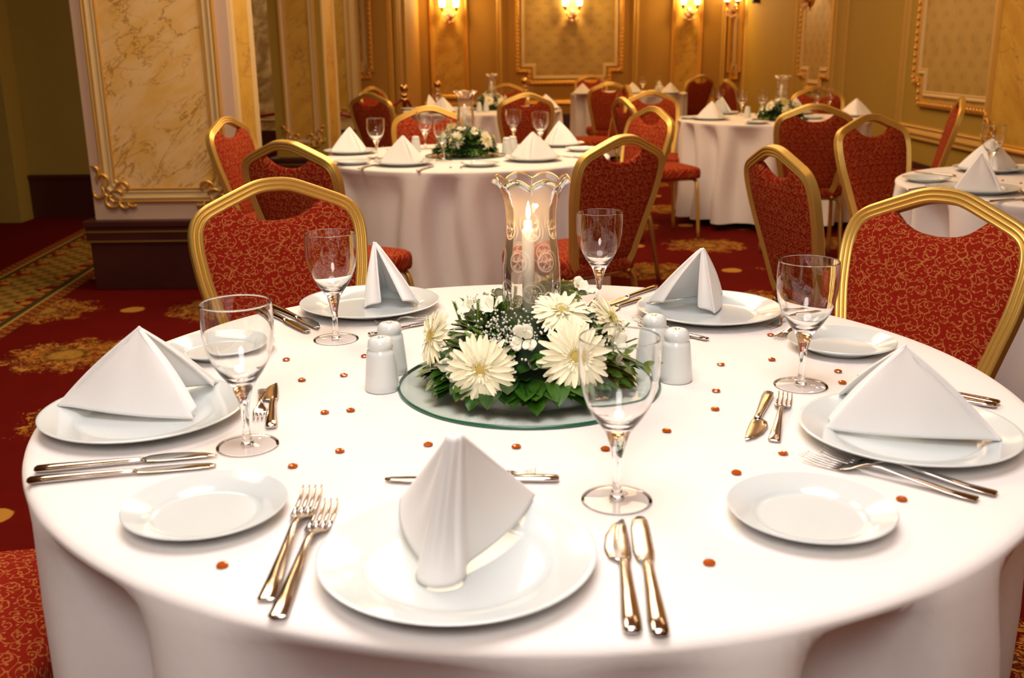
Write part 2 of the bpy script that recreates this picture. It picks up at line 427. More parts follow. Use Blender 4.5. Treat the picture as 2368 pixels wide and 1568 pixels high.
# ================================================================ THE ROOM
def struct(mb, name, mat, parent=None, **kw):
    kw.setdefault('smooth', False); o = mb.build(name, mat, parent, **kw)
    if parent is None: o['kind'] = 'structure'
    return o
CZ = 3.35
struct(MB().box(-7, 7, -4, 17, -0.05, 0.0), 'floor', CARPET)
struct(MB().box(-7, 7, -4, 17, CZ, CZ + 0.05), 'ceiling', CEIL)
YF = 15.5
struct(MB().box(-1.31, 3.6, YF, YF + 0.1, 0, CZ), 'wall_far', WALL)
struct(MB().box(-1.41, -1.31, 12.7, YF, 0, CZ), 'wall_return', WALL)
struct(MB().box(-6.9, -1.31, 12.6, 12.7, 0, CZ), 'wall_back', WALL)
struct(MB().box(-3.83, -2.4, 8.12, 8.22, 0, CZ), 'wall_left', OLIVE)
struct(MB().box(-6.9, -3.83, 7.88, 8.22, 0, CZ), 'wall_left', OLIVE)
struct(MB().box(-7.0, -6.9, -4, 12.7, 0, CZ), 'wall_left', OLIVE)
struct(MB().box(-7, 7, -4.1, -4.0, 0, CZ), 'wall_front', WALL)
# right wall runs slightly oblique
RW0 = Vector((3.21, 4.0)); RW1 = Vector((3.46, YF)); rwd = (RW1 - RW0).normalized(); rwn = Vector((-rwd.y, rwd.x))
def rw_matrix(s):   # local x along the wall (towards far), local -y into the room
    return Matrix(((rwd.x, -rwn.x, 0, RW0.x + rwd.x*s), (rwd.y, -rwn.y, 0, RW0.y + rwd.y*s), (0, 0, 1, 0), (0, 0, 0, 1)))
def on_rw(px, py=150):
    """distance along the right wall and height for a photo pixel"""
    c = Vector((0, 0, CAM_Z)); d = at(px, py, Y=1.0) - c
    # solve c.xy + t d.xy = RW0 + s rwd
    det = d.x*(-rwd.y) + rwd.x*d.y
    t = (RW0.x*(-rwd.y) + rwd.x*RW0.y)/det
    p = c + d*t; s = (Vector((p.x, p.y)) - RW0).dot(rwd); return s, p.z
RWM = rw_matrix(0)
struct(MB().box(-8.1, (RW1-RW0).length + 0.1, 0, 0.1, 0, CZ, M=RWM), 'wall_right', GREENISH)
struct(MB().box(-8.1, (RW1-RW0).length, -0.03, -0.002, 0, 0.35, M=RWM), 'baseboard_right', WOOD_DARK)
struct(MB().box(-1.31, 3.45, YF - 0.03, YF - 0.002, 0, 0.35), 'baseboard_far', WOOD_DARK)
struct(MB().box(-1.31, -1.28, 12.55, YF - 0.03, 0, 0.35), 'baseboard_return', WOOD_DARK)
struct(MB().box(-6.9, -1.31, 12.57, 12.598, 0, 0.35), 'baseboard_back', WOOD_DARK)
bl = struct(MB().box(-3.83, -2.4, 8.09, 8.118, 0, 0.34).box(-3.83, -2.4, 8.075, 8.118, 0.315, 0.345), 'baseboard_left', WOOD_DARK)

BEAD = [(math.cos(a)*0.5, max(0.0, math.sin(a))*0.8) for a in [PI*k/6 for k in range(7)]]
def sec(w_, d): return [(u*w_, v*d) for u, v in BEAD]
FRAME_SEC = [(-0.5, 0), (-0.5, 0.5), (-0.4, 0.9), (-0.25, 1.0), (-0.1, 0.6), (0.1, 0.45), (0.3, 0.7), (0.42, 0.5), (0.5, 0)]
def fsec(w_, d): return [(u*w_, v*d) for u, v in FRAME_SEC]
def rectp(x0, x1, z0, z1): return [(x0, z0), (x1, z0), (x1, z1), (x0, z1)]
def notched(x0, x1, z0, z1, a, b):
    return [(x0 + a, z0), (x1 - a, z0), (x1 - a, z0 + b), (x1, z0 + b), (x1, z1 - b), (x1 - a, z1 - b), (x1 - a, z1), (x0 + a, z1), (x0 + a, z1 - b), (x0, z1 - b), (x0, z0 + b), (x0 + a, z0 + b)]
def polyface(pts, y=-0.004, M=None):
    mb = MB(); n = len(pts)
    v = [(p[0], y, p[1]) for p in pts] + [(p[0], 0, p[1]) for p in pts]
    mb.add(v, [tuple(range(n))] + [(i, (i+1) % n, n + (i+1) % n, n + i) for i in range(n)], M=M); return mb
# ---- far wall mouldings: each framed field is one trim
TN = [0]
def trim_name(): TN[0] += 1; return 'trim_%d' % TN[0]
MF = Matrix.Translation((0, YF - 0.001, 0))
def xf(px): return at(px, 120, Y=YF).x
def vtrim(px, M, wd=0.05, z0=0.36, x=None):
    x = xf(px) if x is None else x
    struct(MB().sweep([(x, z0), (x, CZ - 0.02)], fsec(wd*0.8, 0.035), M=M), trim_name(), MOULD_SOFT, smooth=False)
zb = 0.81
def damask_panel(x0, x1, z0, z1, M, nt=0.17, nb=0.16, heavy=True):
    pts = notched(x0, x1, z0, z1, nt, nb)
    t = struct(MB().sweep(pts, fsec(0.06, 0.04), True, M=M), trim_name(), MOULD_GOLD)
    inner = MB(); cx = (x0 + x1)/2; cz = (z0 + z1)/2
    polyface(pts, -0.004, M).build('wallpaper', WALLPAPER, t, smooth=False)
    ip = notched(x0 + 0.075, x1 - 0.075, z0 + 0.075, z1 - 0.075, nt, nb)
    MB().sweep(ip, fsec(0.045, 0.025), True, M=M).build('inner_moulding', CREAM, t, smooth=False)
    if heavy:  # carved beads along the frame
        mb = MB()
        for i in range(len(pts)):
            a = Vector(pts[i]); b_ = Vector(pts[(i+1) % len(pts)]); L = (b_ - a).length; k = max(1, int(L/0.055))
            for j in range(k):
                p = a.lerp(b_, (j + 0.5)/k)
                if p.y < 2.4: mb.sphere((p.x, -0.036, p.y), 0.015, 6, 4, M=M, sc3=(1.2, 0.8, 1.2))
        mb.build('carved_beads', MOULD_GOLD, t)
    return t
damask_panel(0.13, 1.66, zb, 2.75, MF, 0.17, 0.17)
# upper side notches of the far panel are visible near the top of the photo
vtrim(1155, MF, 0.09); vtrim(1470, MF, 0.09)
def marble_field(x0, x1, z0, z1, M, mat=MARBLE2):
    t = struct(polyface(rectp(x0, x1, z0, z1), -0.004, M), trim_name(), mat)
    MB().sweep(rectp(x0, x1, z0, z1), fsec(0.06, 0.035), True, M=M).build('moulding', MOULD_GOLD, t, smooth=False)
    return t
marble_field(xf(1000), xf(1078), 0.62, CZ - 0.1, MF); marble_field(xf(1556), xf(1618), 0.62, CZ - 0.1, MF)
vtrim(1672, MF, 0.08); vtrim(1716, MF, 0.06)
damask_panel(xf(1686), xf(1710), 0.85, 2.7, MF, 0.04, 0.1, False)
struct(MB().sweep([(-1.27, 0.52), (3.42, 0.52)], fsec(0.06, 0.035), M=MF), trim_name(), MOULD_GOLD)
# ---- back wall (left of the far wall)
MBk = Matrix.Translation((0, 12.599, 0))
def xb(px): return at(px, 120, Y=12.6).x
struct(MB().sweep(rectp(xb(822), xb(903), 0.62, CZ - 0.1), fsec(0.07, 0.035), True, M=MBk), trim_name(), MOULD_GOLD)
damask_panel(xb(800), xb(857), 0.98, 2.7, MBk, 0.03, 0.08)
vtrim(0, MBk, 0.07, x=xb(936)); vtrim(0, MBk, 0.07, x=xb(917))
struct(MB().sweep([(-3.4, 0.5), (-1.33, 0.5)], fsec(0.06, 0.035), M=MBk), trim_name(), CREAM)
o = polyface(rectp(-3.45, -2.62, 0.36, CZ - 0.1), -0.02, MBk); tm = struct(o, trim_name(), MURAL)
# ---- right wall
def rs(px, py=150): return on_rw(px, py)[0]
for px, wd in ((2098, 0.10), (2080, 0.05)): pass
def rtrim(px, wd): struct(MB().sweep([(rs(px), 0.36), (rs(px), CZ - 0.02)], fsec(wd*0.75, 0.03), M=RWM), trim_name(), MOULD_SOFT)
s_in, s_out = rs(2318) - 0.7, rs(2092)
struct(MB().sweep(rectp(min(s_in, s_out), max(s_in, s_out), 0.60, CZ - 0.15), fsec(0.085, 0.035), True, M=RWM), trim_name(), MOULD_SOFT)
struct(MB().sweep([(rs(2330, 330), 0.55), (rs(2062, 290), 0.55)], fsec(0.05, 0.03), M=RWM), trim_name(), MOULD_SOFT)
a_, b_ = sorted((rs(2318) - 0.5, rs(2124)))
damask_panel(a_, b_, on_rw(2130, 238)[1], 2.8, RWM, 0.14, 0.17)
a_, b_ = sorted((rs(1922), rs(1852)))
damask_panel(a_, b_, on_rw(1880, 205)[1], 2.8, RWM, 0.3, 0.14)
for px, wd in ((1952, 0.08), (1926, 0.10), (1836, 0.12), (1722, 0.1)): rtrim(px, wd)

# ---- pillars
def spiral(cx, cz, r0, r1, a0, a1, n=18):
    return [(cx + (r0 + (r1 - r0)*i/(n-1))*math.cos(a0 + (a1 - a0)*i/(n-1)), 0, cz + (r0 + (r1 - r0)*i/(n-1))*math.sin(a0 + (a1 - a0)*i/(n-1))) for i in range(n)]
def taper(n, a, b): return [a + (b - a)*math.sin(PI*i/(n-1))**0.7 for i in range(n)]
def corner_scroll(sc_=1.0):
    """carved acanthus corner, origin at the panel's chamfer, grows up and to +x"""
    mb = MB(); S = 0.05*sc_
    strokes = [spiral(-0.2, -0.7, 1.0, 0.35, 0.3, -5.2), spiral(1.3, 0.5, 0.9, 0.35, PI, -0.6), spiral(-1.1, 1.4, 0.9, 0.4, -0.9, 3.4),
               spiral(1.4, -1.1, 0.9, 0.3, 2.2, 5.6), spiral(-1.6, 0.1, 0.8, 0.3, 1.0, -3.8), spiral(-1.9, 2.5, 0.8, 0.3, -1.2, 2.0),
               spiral(0.6, -0.4, 0.9, 0.5, 2.6, 0.4), spiral(2.2, -0.9, 0.7, 0.4, 3.3, 5.4)]
    for st in strokes:
        mb.tube([(p[0]*S, -0.012, p[2]*S) for p in st], [r*S for r in taper(len(st), 0.07, 0.2)], 6)
    return mb
def pillar(name, x0, x1, yf, depth, mat_face, label, px0, px1, pz0, orn=True, base=True, shaft_mat=None, sc_=1.0):
    t = empty(name, ((x0 + x1)/2, yf, 0)); tag(t, label, 'pillar'); cx = (x0 + x1)/2
    MB().box(x0 - cx, x1 - cx, 0, depth, 0.30, CZ - 0.003).build('shaft', shaft_mat or PINKISH, t, smooth=False)
    if base:
        b = MB().box(x0 - cx - 0.03, x1 - cx + 0.03, -0.04, depth + 0.03, 0.001, 0.27)
        b.build('plinth', WOOD_DARK, t, smooth=False, bevel=0.004)
        MB().box(x0 - cx - 0.045, x1 - cx + 0.045, -0.055, depth + 0.045, 0.27, 0.35).box(x0 - cx - 0.055, x1 - cx + 0.055, -0.065, depth + 0.055, 0.35, 0.385).build('plinth_moulding', WOOD_DARK, t, smooth=False, bevel=0.006)
        MB().sweep([(x0 - cx - 0.05, 0.325), (x1 - cx + 0.05, 0.325)], sec(0.012, 0.01), M=Matrix.Translation((0, -0.055, 0))).build('plinth_bead', CHAIR_SIDE, t, smooth=False)
        MB().sweep([(x0 - cx - 0.05, 0.272), (x1 - cx + 0.05, 0.272)], sec(0.012, 0.01), M=Matrix.Translation((0, -0.055, 0))).build('plinth_bead', CHAIR_SIDE, t, smooth=False)
    a, b = px0 - cx, px1 - cx; ch = 0.05*sc_
    def chp(o_): return [(a + o_ + ch, pz0 + o_), (b - o_ - ch, pz0 + o_), (b - o_, pz0 + o_ + ch), (b - o_, CZ - 0.15 - o_), (a + o_, CZ - 0.15 - o_), (a + o_, pz0 + o_ + ch)]
    M0 = Matrix.Translation((0, -0.001, 0))
    polyface(chp(0.03*sc_), -0.004, M0).build('marble_panel', mat_face, t, smooth=False)
    MB().sweep(chp(0.0), sec(0.020*sc_, 0.026*sc_), True, M=M0).build('gilt_bead', MOULD_GOLD, t, smooth=False)
    MB().sweep(chp(0.034*sc_), fsec(0.055*sc_, 0.020*sc_), True, M=M0).build('cream_moulding', CREAM, t, smooth=False)
    MB().sweep(chp(0.066*sc_), sec(0.012*sc_, 0.018*sc_), True, M=M0).build('gilt_bead', MOULD_GOLD, t, smooth=False)
    if depth > 0.4:   # right hand side face: ochre strip between trims
        xs = x1 - cx; Ms = Matrix.Translation((xs, 0, 0)) @ Matrix.Rotation(PI/2, 4, 'Z')
        polyface(rectp(0.05, depth - 0.04, 0.40, CZ - 0.1), -0.004, Ms).build('side_panel', MARBLE2, t, smooth=False)
        MB().sweep(rectp(0.05, depth - 0.04, 0.40, CZ - 0.1), fsec(0.06, 0.02), True, M=Ms).build('side_moulding', CREAM, t, smooth=False)
        MB().sweep([(depth - 0.01, 0.40), (depth - 0.01, CZ - 0.1)], sec(0.02, 0.015), M=Ms).build('gilt_bead', MOULD_GOLD, t, smooth=False)
    if orn:
        for sx, ox in ((1, a), (-1, b)):
            Mo = Matrix.Translation((ox + sx*0.05*sc_, -0.01, pz0 + 0.045*sc_)) @ Matrix.Diagonal((sx, 1, 1, 1))
            m = MB(); c0 = corner_scroll(sc_); m.add(c0.v, c0.f, M=Mo); m.build('corner_ornament', MOULD_GOLD, t)
    return t
pillar('pillar', -2.265, -1.455, 5.5, 0.47, MARBLE, 'big cream marbled pillar at left with gilded corner scrolls, behind the nearest chair', -2.20, -1.53, 0.485)
pillar('pillar', -2.02, at(748, 150, Y=8.9).x, 8.9, 0.62, MARBLE2, 'slim ochre marbled pillar beyond the middle left table, red rope passing behind it', at(652, 150, Y=8.9).x, at(732, 150, Y=8.9).x, 0.50, shaft_mat=GREENISH, sc_=0.8)
pillar('pillar', at(768, 150, Y=12.3).x, at(826, 150, Y=12.3).x, 12.25, 0.33, MARBLE2, 'ochre marbled pilaster against the back wall, left of the rope stanchion', at(772, 150, Y=12.3).x, at(812, 150, Y=12.3).x, 0.55, shaft_mat=CREAM, sc_=0.8)
tp = empty('pilaster'); tp.matrix_world = RWM @ Matrix.Translation((rs(2318), 0, 0)); tag(tp, 'marbled pilaster with cream edge at the right edge of the picture', 'pilaster')
MB().box(-1.3, 0.0, -0.09, 0.0, 0.35, CZ - 0.003).build('shaft', CREAM, tp, smooth=False, bevel=0.01)
MB().box(-1.32, 0.02, -0.11, 0.0, 0.001, 0.38).build('plinth', WOOD_DARK, tp, smooth=False)
Mp = Matrix.Translation((0, -0.091, 0))
polyface(rectp(-1.2, -0.1, 0.62, CZ - 0.2), -0.004, Mp).build('marble_panel', MARBLE2, tp, smooth=False)
MB().sweep(rectp(-1.2, -0.1, 0.62, CZ - 0.2), fsec(0.05, 0.03), True, M=Mp).build('gilt_moulding', MOULD_GOLD, tp, smooth=False)
m = MB(); c0 = corner_scroll(1.0); m.add(c0.v, c0.f, M=Matrix.Translation((-0.16, -0.10, 0.68)) @ Matrix.Diagonal((-1, 1, 1, 1))); m.build('corner_ornament', MOULD_GOLD, tp)

# ---- wall sconces
def make_sconce():
    t = empty('wall_sconce'); tag(t, 'x', 'wall lamp')
    MB().lathe([(0.0, -0.16), (0.012, -0.155), (0.01, -0.13), (0.035, -0.10), (0.055, -0.05), (0.05, 0.0), (0.03, 0.05), (0.0, 0.07)], 14, M=Matrix.Translation((0, -0.03, 0))).build('backplate', BRASS, t)
    rnd = random.Random(4); cm = MB().sphere((0, 0, 0), 0.016, 7, 5).build('crystal', CRYSTAL, t); cm.location = (0, -0.09, 0.0); first = True
    pos = [((lambda a, r: (r*math.cos(a), -0.07 - rnd.uniform(0, 0.05), -0.01 + r*math.sin(a)*0.8))(rnd.uniform(0, 2*PI), rnd.uniform(0.02, 0.085)), 1.0) for i in range(26)]
    pos += [((sx, -0.10, -0.13 + abs(sx)*0.3), 1.4) for sx in (-0.085, 0.085, 0.0, -0.05, 0.05)]
    for p_, sz in pos:
        c_ = cm.copy(); COL.objects.link(c_); c_.parent = t; c_.location = p_; c_.scale = (1, 1, sz)
    for sx in (-1, 1):
        MB().tube([(0, -0.04, -0.05), (sx*0.04, -0.09, -0.07), (sx*0.085, -0.10, -0.03), (sx*0.10, -0.10, 0.03)], 0.008, 6).build('arm', BRASS, t)
        MB().lathe([(0.0, 0.02), (0.012, 0.025), (0.028, 0.06), (0.045, 0.085), (0.0, 0.085)], 14, M=Matrix.Translation((sx*0.10, -0.10, 0))).build('shade_cup', CHAIR_SIDE, t)
        MB().lathe([(0.0, 0.087), (0.034, 0.088), (0.040, 0.13), (0.044, 0.20), (0.052, 0.26), (0.050, 0.262), (0.0, 0.20)], 16, M=Matrix.Translation((sx*0.10, -0.10, 0))).build('lamp_shade', SHADE_LIT, t)
    return t
sconce = make_sconce()
for i, (px, lab, loc, rz) in enumerate([
    (1040, 'crystal wall sconce with two lit shades on the left far pilaster', None, 0), (1322, 'crystal wall sconce with two lit shades in the middle of the damask wallpaper panel', None, 0),
    (1592, 'crystal wall sconce with two lit shades on the right far pilaster', None, 0), (1700, 'wall sconce at the far right corner, seen edge on beside the pilaster', None, 0.9)]):
    p = at(px, 20, Y=YF)
    o = place(sconce, (p.x, YF - 0.06 - (0.05 if rz else 0), 1.80 if i < 3 else 1.84), -rz if rz else 0, lab, 'wall sconces')
    l = bpy.data.lights.new('sconce_light', 'POINT'); l.energy = 34 if i < 3 else 14; l.color = (1.0, 0.60, 0.22); l.shadow_soft_size = 0.05
    lo = bpy.data.objects.new('sconce_light', l); COL.objects.link(lo); lo.location = (p.x, YF - 0.27, 2.02)
s_c, z_c = on_rw(1898, 5); pc = RWM @ Vector((s_c, -0.08, 1.80))
place(sconce, pc, R_(-90), 'dim crystal wall sconce at the top edge on the right hand wall', 'wall sconces')

# speaker
sp = empty('loudspeaker', at(1750, 12, Y=14.6)); sp.location.z = 2.02; tag(sp, 'small black loudspeaker mounted high near the far right corner', 'loudspeaker')
MB().box(-0.065, 0.065, -0.06, 0.06, -0.16, 0.2).build('cabinet', BLACK, sp, smooth=False, bevel=0.008)
MB().box(-0.02, 0.30, 0.0, 0.03, 0.02, 0.05).build('bracket', BLACK, sp, smooth=False)

# ---- rope stanchions
def make_stanchion():
    t = empty('rope_stanchion'); tag(t, 'x', 'stanchion')
    MB().lathe([(0.0, 0.001), (0.15, 0.001), (0.15, 0.012), (0.10, 0.03), (0.03, 0.045), (0.0, 0.045)], 24).build('base', BRASS, t)
    MB().lathe([(0.0, 0.04), (0.022, 0.04), (0.022, 0.82), (0.032, 0.825), (0.032, 0.845), (0.014, 0.85), (0.012, 0.87), (0.0, 0.87)], 16).build('post', BRASS, t)
    MB().sphere((0, 0, 0.905), 0.042, 18, 12).build('ball_finial', BRASS, t)
    MB().lathe([(0.034, 0.775), (0.04, 0.78), (0.04, 0.80), (0.034, 0.805)], 14).build('rope_ring', BRASS, t)
    return t
stn = make_stanchion()
s1 = at(934, 205, z=0.905); s2 = at(1011, 190, z=0.905)
S1 = Vector((s1.x*10.6/s1.y, 10.6, 0)); S2 = Vector((s2.x*11.9/s2.y, 11.9, 0)); S0 = Vector((-1.95, 10.3, 0)); S3 = Vector((at(1213, 190, Y=12.9).x, 12.9, 0)); SM = Vector((-3.3, 10.5, 0))
place(stn, S1, 0, 'brass rope stanchion with round ball top right of the far left chairs', 'rope stanchions')
place(stn, S2, 0, 'farther brass stanchion whose ball top shows above the napkins', 'rope stanchions')
place(stn, S3, 0, 'most distant stanchion, in front of the damask panel corner', 'rope stanchions')
place(stn, S0, 0, 'brass stanchion hidden behind the slim ochre pillar', 'rope stanchions')
def rope(a, b, sag, label):
    pts = [Vector(a).lerp(Vector(b), i/20) - Vector((0, 0, sag*4*(i/20)*(1 - i/20))) for i in range(21)]
    o = MB().tube(pts, 0.016, 8).build('velvet_rope', RED_ROPE); tag(o, label, 'rope', 'velvet ropes')
def top(p): return Vector((p.x, p.y, 0.79))
rope(top(S1) + Vector((-0.03, 0, 0)), top(S0) + Vector((0.03, 0, 0)), 0.16, 'red velvet rope hanging left of the ball topped stanchion')
rope(top(S0) + Vector((-0.03, 0, 0)), top(SM), 0.14, 'red velvet rope crossing the gap between the two left pillars')
rope(top(S1) + Vector((0.03, 0.02, 0)), top(S2) + Vector((-0.02, -0.03, 0)), 0.22, 'red velvet rope dropping behind the far left table')

# ---- chandeliers over the tables (above the picture; they light the hall and reflect in plates and cutlery)
def make_chandelier():
    t = empty('chandelier'); tag(t, 'x', 'chandelier')
    MB().lathe([(0.0, -0.35), (0.03, -0.33), (0.05, -0.25), (0.02, -0.15), (0.03, 0.0), (0.012, 0.1), (0.012, 0.55), (0.06, 0.60), (0.0, 0.6)], 16).build('stem', BRASS, t)
    for k in range(10):
        a = 2*PI*k/10; c, s = math.cos(a), math.sin(a)
        arm = MB().tube([(0.03*c, 0.03*s, -0.15), (0.15*c, 0.15*s, -0.24), (0.30*c, 0.30*s, -0.2), (0.36*c, 0.36*s, -0.1)], 0.008, 6).build('arm', BRASS, t)
        MB().sphere((0.36*c, 0.36*s, -0.04), 0.026, 10, 8, sc3=(1, 1, 1.6)).build('bulb', BULB, arm)
    return t
chd = make_chandelier()
for i, (x, y) in enumerate([(-1.3, 3.2), (1.4, 3.4), (-0.9, 0.1), (0.9, 0.0), (0.1, 7.0), (2.2, 6.6)]):
    place(chd, (x, y, 2.75), i*0.2, 'brass chandelier with ten bulbs hanging from the ceiling above the tables', 'chandeliers')

# ================================================================ CHAIRS
def make_chair():
    """origin on the floor under the seat centre, faces +Y"""
    t = empty('banquet_chair'); tag(t, 'x', 'chair')
    L = R_(14)
    half = [(0.0, 0.0), (0.028, -0.0015), (0.055, -0.008), (0.095, -0.024), (0.140, -0.043), (0.172, -0.058), (0.192, -0.076), (0.203, -0.102), (0.206, -0.135), (0.204, -0.17), (0.197, -0.23), (0.182, -0.30), (0.167, -0.37), (0.155, -0.43), (0.146, -0.475), (0.130, -0.505), (0.10, -0.52)]
    full = [(-x, z) for x, z in half[:0:-1]] + half
    path = [(p.x, p.y) for p in catmull([Vector((x, z)) for x, z in full], 3)]
    # local back plane: x, h up; placed so that h=-0.52 is at z 0.42, y -0.19
    Mb = Matrix.Translation((0, -0.185, 0.41)) @ Matrix.Rotation(L, 4, 'X') @ Matrix.Translation((0, 0, 0.535))
    w2 = 0.0165
    # sec v is along -Y; the front of the back faces +Y, so beads are modelled on both faces
    prof = []
    for k in range(13):
        u = -w2 + 2*w2*k/12; prof.append((u, -(0.0125 + 0.0042*abs(math.sin(PI*3*k/12)))))
    for k in range(13):
        u = w2 - 2*w2*k/12; prof.append((u, 0.011 + 0.0035*abs(math.sin(PI*3*k/12))))
    MB().sweep(path, prof, False, M=Mb).build('back_frame', CHAIR_GOLD, t, autosmooth=35)
    # upholstered back inside the frame, dipped top edge leaves the hand grip
    r_half = catmull([Vector((x, z)) for x, z in [(0.0, -0.088), (0.04, -0.084), (0.075, -0.070), (0.100, -0.050), (0.115, -0.040), (0.140, -0.050), (0.168, -0.064), (0.184, -0.080), (0.194, -0.104), (0.197, -0.135), (0.195, -0.17), (0.187, -0.23), (0.172, -0.30), (0.157, -0.37), (0.145, -0.43), (0.135, -0.47), (0.09, -0.485), (0.0, -0.485)]], 3)
    ring = [(p.x, p.y) for p in r_half] + [(-p.x, p.y) for p in r_half[-2:0:-1]]
    c = Vector((0, -0.27)); mb = MB()
    for side in (-1, 1):
        rows = []
        for (k, th) in ((1.0, 0.0), (0.985, 0.009), (0.95, 0.016), (0.86, 0.022), (0.6, 0.026), (0.3, 0.028), (0.0, 0.028)):
            rows.append([(c.x + (p[0] - c.x)*k, side*th*(1.0 if side > 0 else 0.75), c.y + (p[1] - c.y)*k) for p in ring])
        mb.grid(rows, M=Mb, closed=True)
    mb.build('backrest', FABRIC, t)
    # seat
    n = 40; rows = []
    def outline(k):
        pts = []
        for i in range(n):
            a = 2*PI*i/n; ca, sa = math.cos(a), math.sin(a); e = 0.35
            x = math.copysign(abs(ca)**e, ca); y = math.copysign(abs(sa)**e, sa)
            wx = 0.215 + 0.008*y; pts.append((x*wx*k, y*0.21*k + 0.0))
        return pts
    for k, z in ((0.90, 0.405), (0.985, 0.410), (1.0, 0.425), (1.0, 0.452), (0.985, 0.468), (0.93, 0.478), (0.8, 0.485), (0.5, 0.492), (0.0, 0.494)):
        rows.append([(x, y, z) for x, y in outline(k)])
    MB().grid(rows, closed=True).build('seat', FABRIC, t)
    lsec = [(0.012*math.cos(2*PI*k/10)*1.0, 0.012*math.sin(2*PI*k/10)) for k in range(10)]
    for yy, spl in ((0.165, 0.02), (-0.165, -0.07)):
        for sx in (-1, 1):
            pts = catmull([Vector(p) for p in [(0, yy, 0.398), (sx*0.10, yy, 0.398), (sx*0.165, yy, 0.395), (sx*0.193, yy + spl*0.08, 0.365), (sx*0.202, yy + spl*0.25, 0.28), (sx*0.208, yy + spl, 0.006)]], 4)
            lg = MB().tube(pts, 0.0125, 8).build('leg', CHAIR_SIDE if yy < 0 else CHAIR_GOLD, t)
    fr = MB()
    for sx in (-1, 1): fr.tube([(sx*0.14, -0.205, 0.405), (sx*0.15, -0.1, 0.40), (sx*0.15, 0.165, 0.40)], 0.010, 6)
    fr.build('seat_rail', CHAIR_SIDE, t)
    return t
chair = make_chair()
APEX = 0.185 + 0.535*math.sin(R_(14))
def put_chair(px, py, ang, label, xy=None, d=None):
    """px,py: photo position of the top of the back; ang: facing direction in degrees (0 = +x)"""
    p = at(px, py, z=0.945)
    if d: s = d/p.y; p = Vector((p.x*s, p.y*s, 0))
    f = Vector((math.cos(R_(ang)), math.sin(R_(ang))))
    loc = (p.x + f.x*APEX, p.y + f.y*APEX, 0) if xy is None else (xy[0], xy[1], 0)
    return place(chair, loc, R_(ang - 90), label, 'gold framed red banquet chairs')
put_chair(630, 412, -61, 'gold framed red chair facing us behind the back left plate of the near table')
put_chair(2192, 437, 218, 'large red scroll patterned gold framed chair at the right, behind the right hand side plate')
put_chair(0, 0, 8, 'red chair seat cut off at the lower left corner, tucked under the near table', xy=(-0.845, 1.26))
put_chair(0, 0, 165, 'dark red chair cut off at the lower right corner beside the near tablecloth', xy=(0.99, 0.92))
put_chair(520, 280, -14, 'orange lit gold framed chair turned right, in front of the big marbled pillar', d=5.15)
put_chair(655, 325, 62, 'dark red gold framed chair seen from behind, left of the middle left table')
put_chair(1447, 312, 127, 'dark patterned gold framed chair seen from behind, right of the hurricane candle')
put_chair(1512, 253, 207, 'orange lit chair facing left, directly behind the dark chair right of the candle', d=5.7)
put_chair(1790, 337, 14, 'narrow looking chair seen from the side, left edge curled gold, before the right hand chairs')
put_chair(1888, 240, 82, 'dark red chair seen from behind in front of the right rear table')
put_chair(2013, 275, -66, 'orange lit gold framed chair facing us, between the dark chairs and the right table', d=4.8)
put_chair(2226, 225, 163, 'chair seen edge on leaning back beneath the right damask panel')
put_chair(990, 245, -82, 'orange lit chair facing us behind the flowers of the middle left table')
put_chair(1217, 215, 97, 'dark maroon chair back seen from behind, right of the middle left table flowers')
put_chair(852, 215, 58, 'dark maroon chair seen from behind left of the far left table')
put_chair(857, 205, -28, 'orange lit chair showing only its top behind the dark maroon chair at left', d=9.9)
put_chair(1170, 193, -88, 'small distant orange chair behind the far left table flowers')
put_chair(1437, 225, 15, 'dark chair turned right toward the right rear table, its seat showing beyond', )
put_chair(1505, 210, -80, 'orange lit distant chair facing us between the two rear tables')
put_chair(1450, 197, 190, 'distant orange chair side on with bright gold edge, behind the dark turned chair')
put_chair(1410, 190, 88, 'dark maroon distant chair seen from behind in front of the most distant table')
put_chair(1366, 178, -86, 'most distant chair, beyond the left end of the most distant table', d=13.9)
put_chair(1622, 178, 116, 'dark red distant chair turned away, left of the far right corner', d=13.1)
put_chair(1680, 183, 12, 'dark red distant chair turned right, beside the far right corner chair')
put_chair(1890, 208, -92, 'orange chair facing us behind the right rear table, two glasses before it', d=8.65)

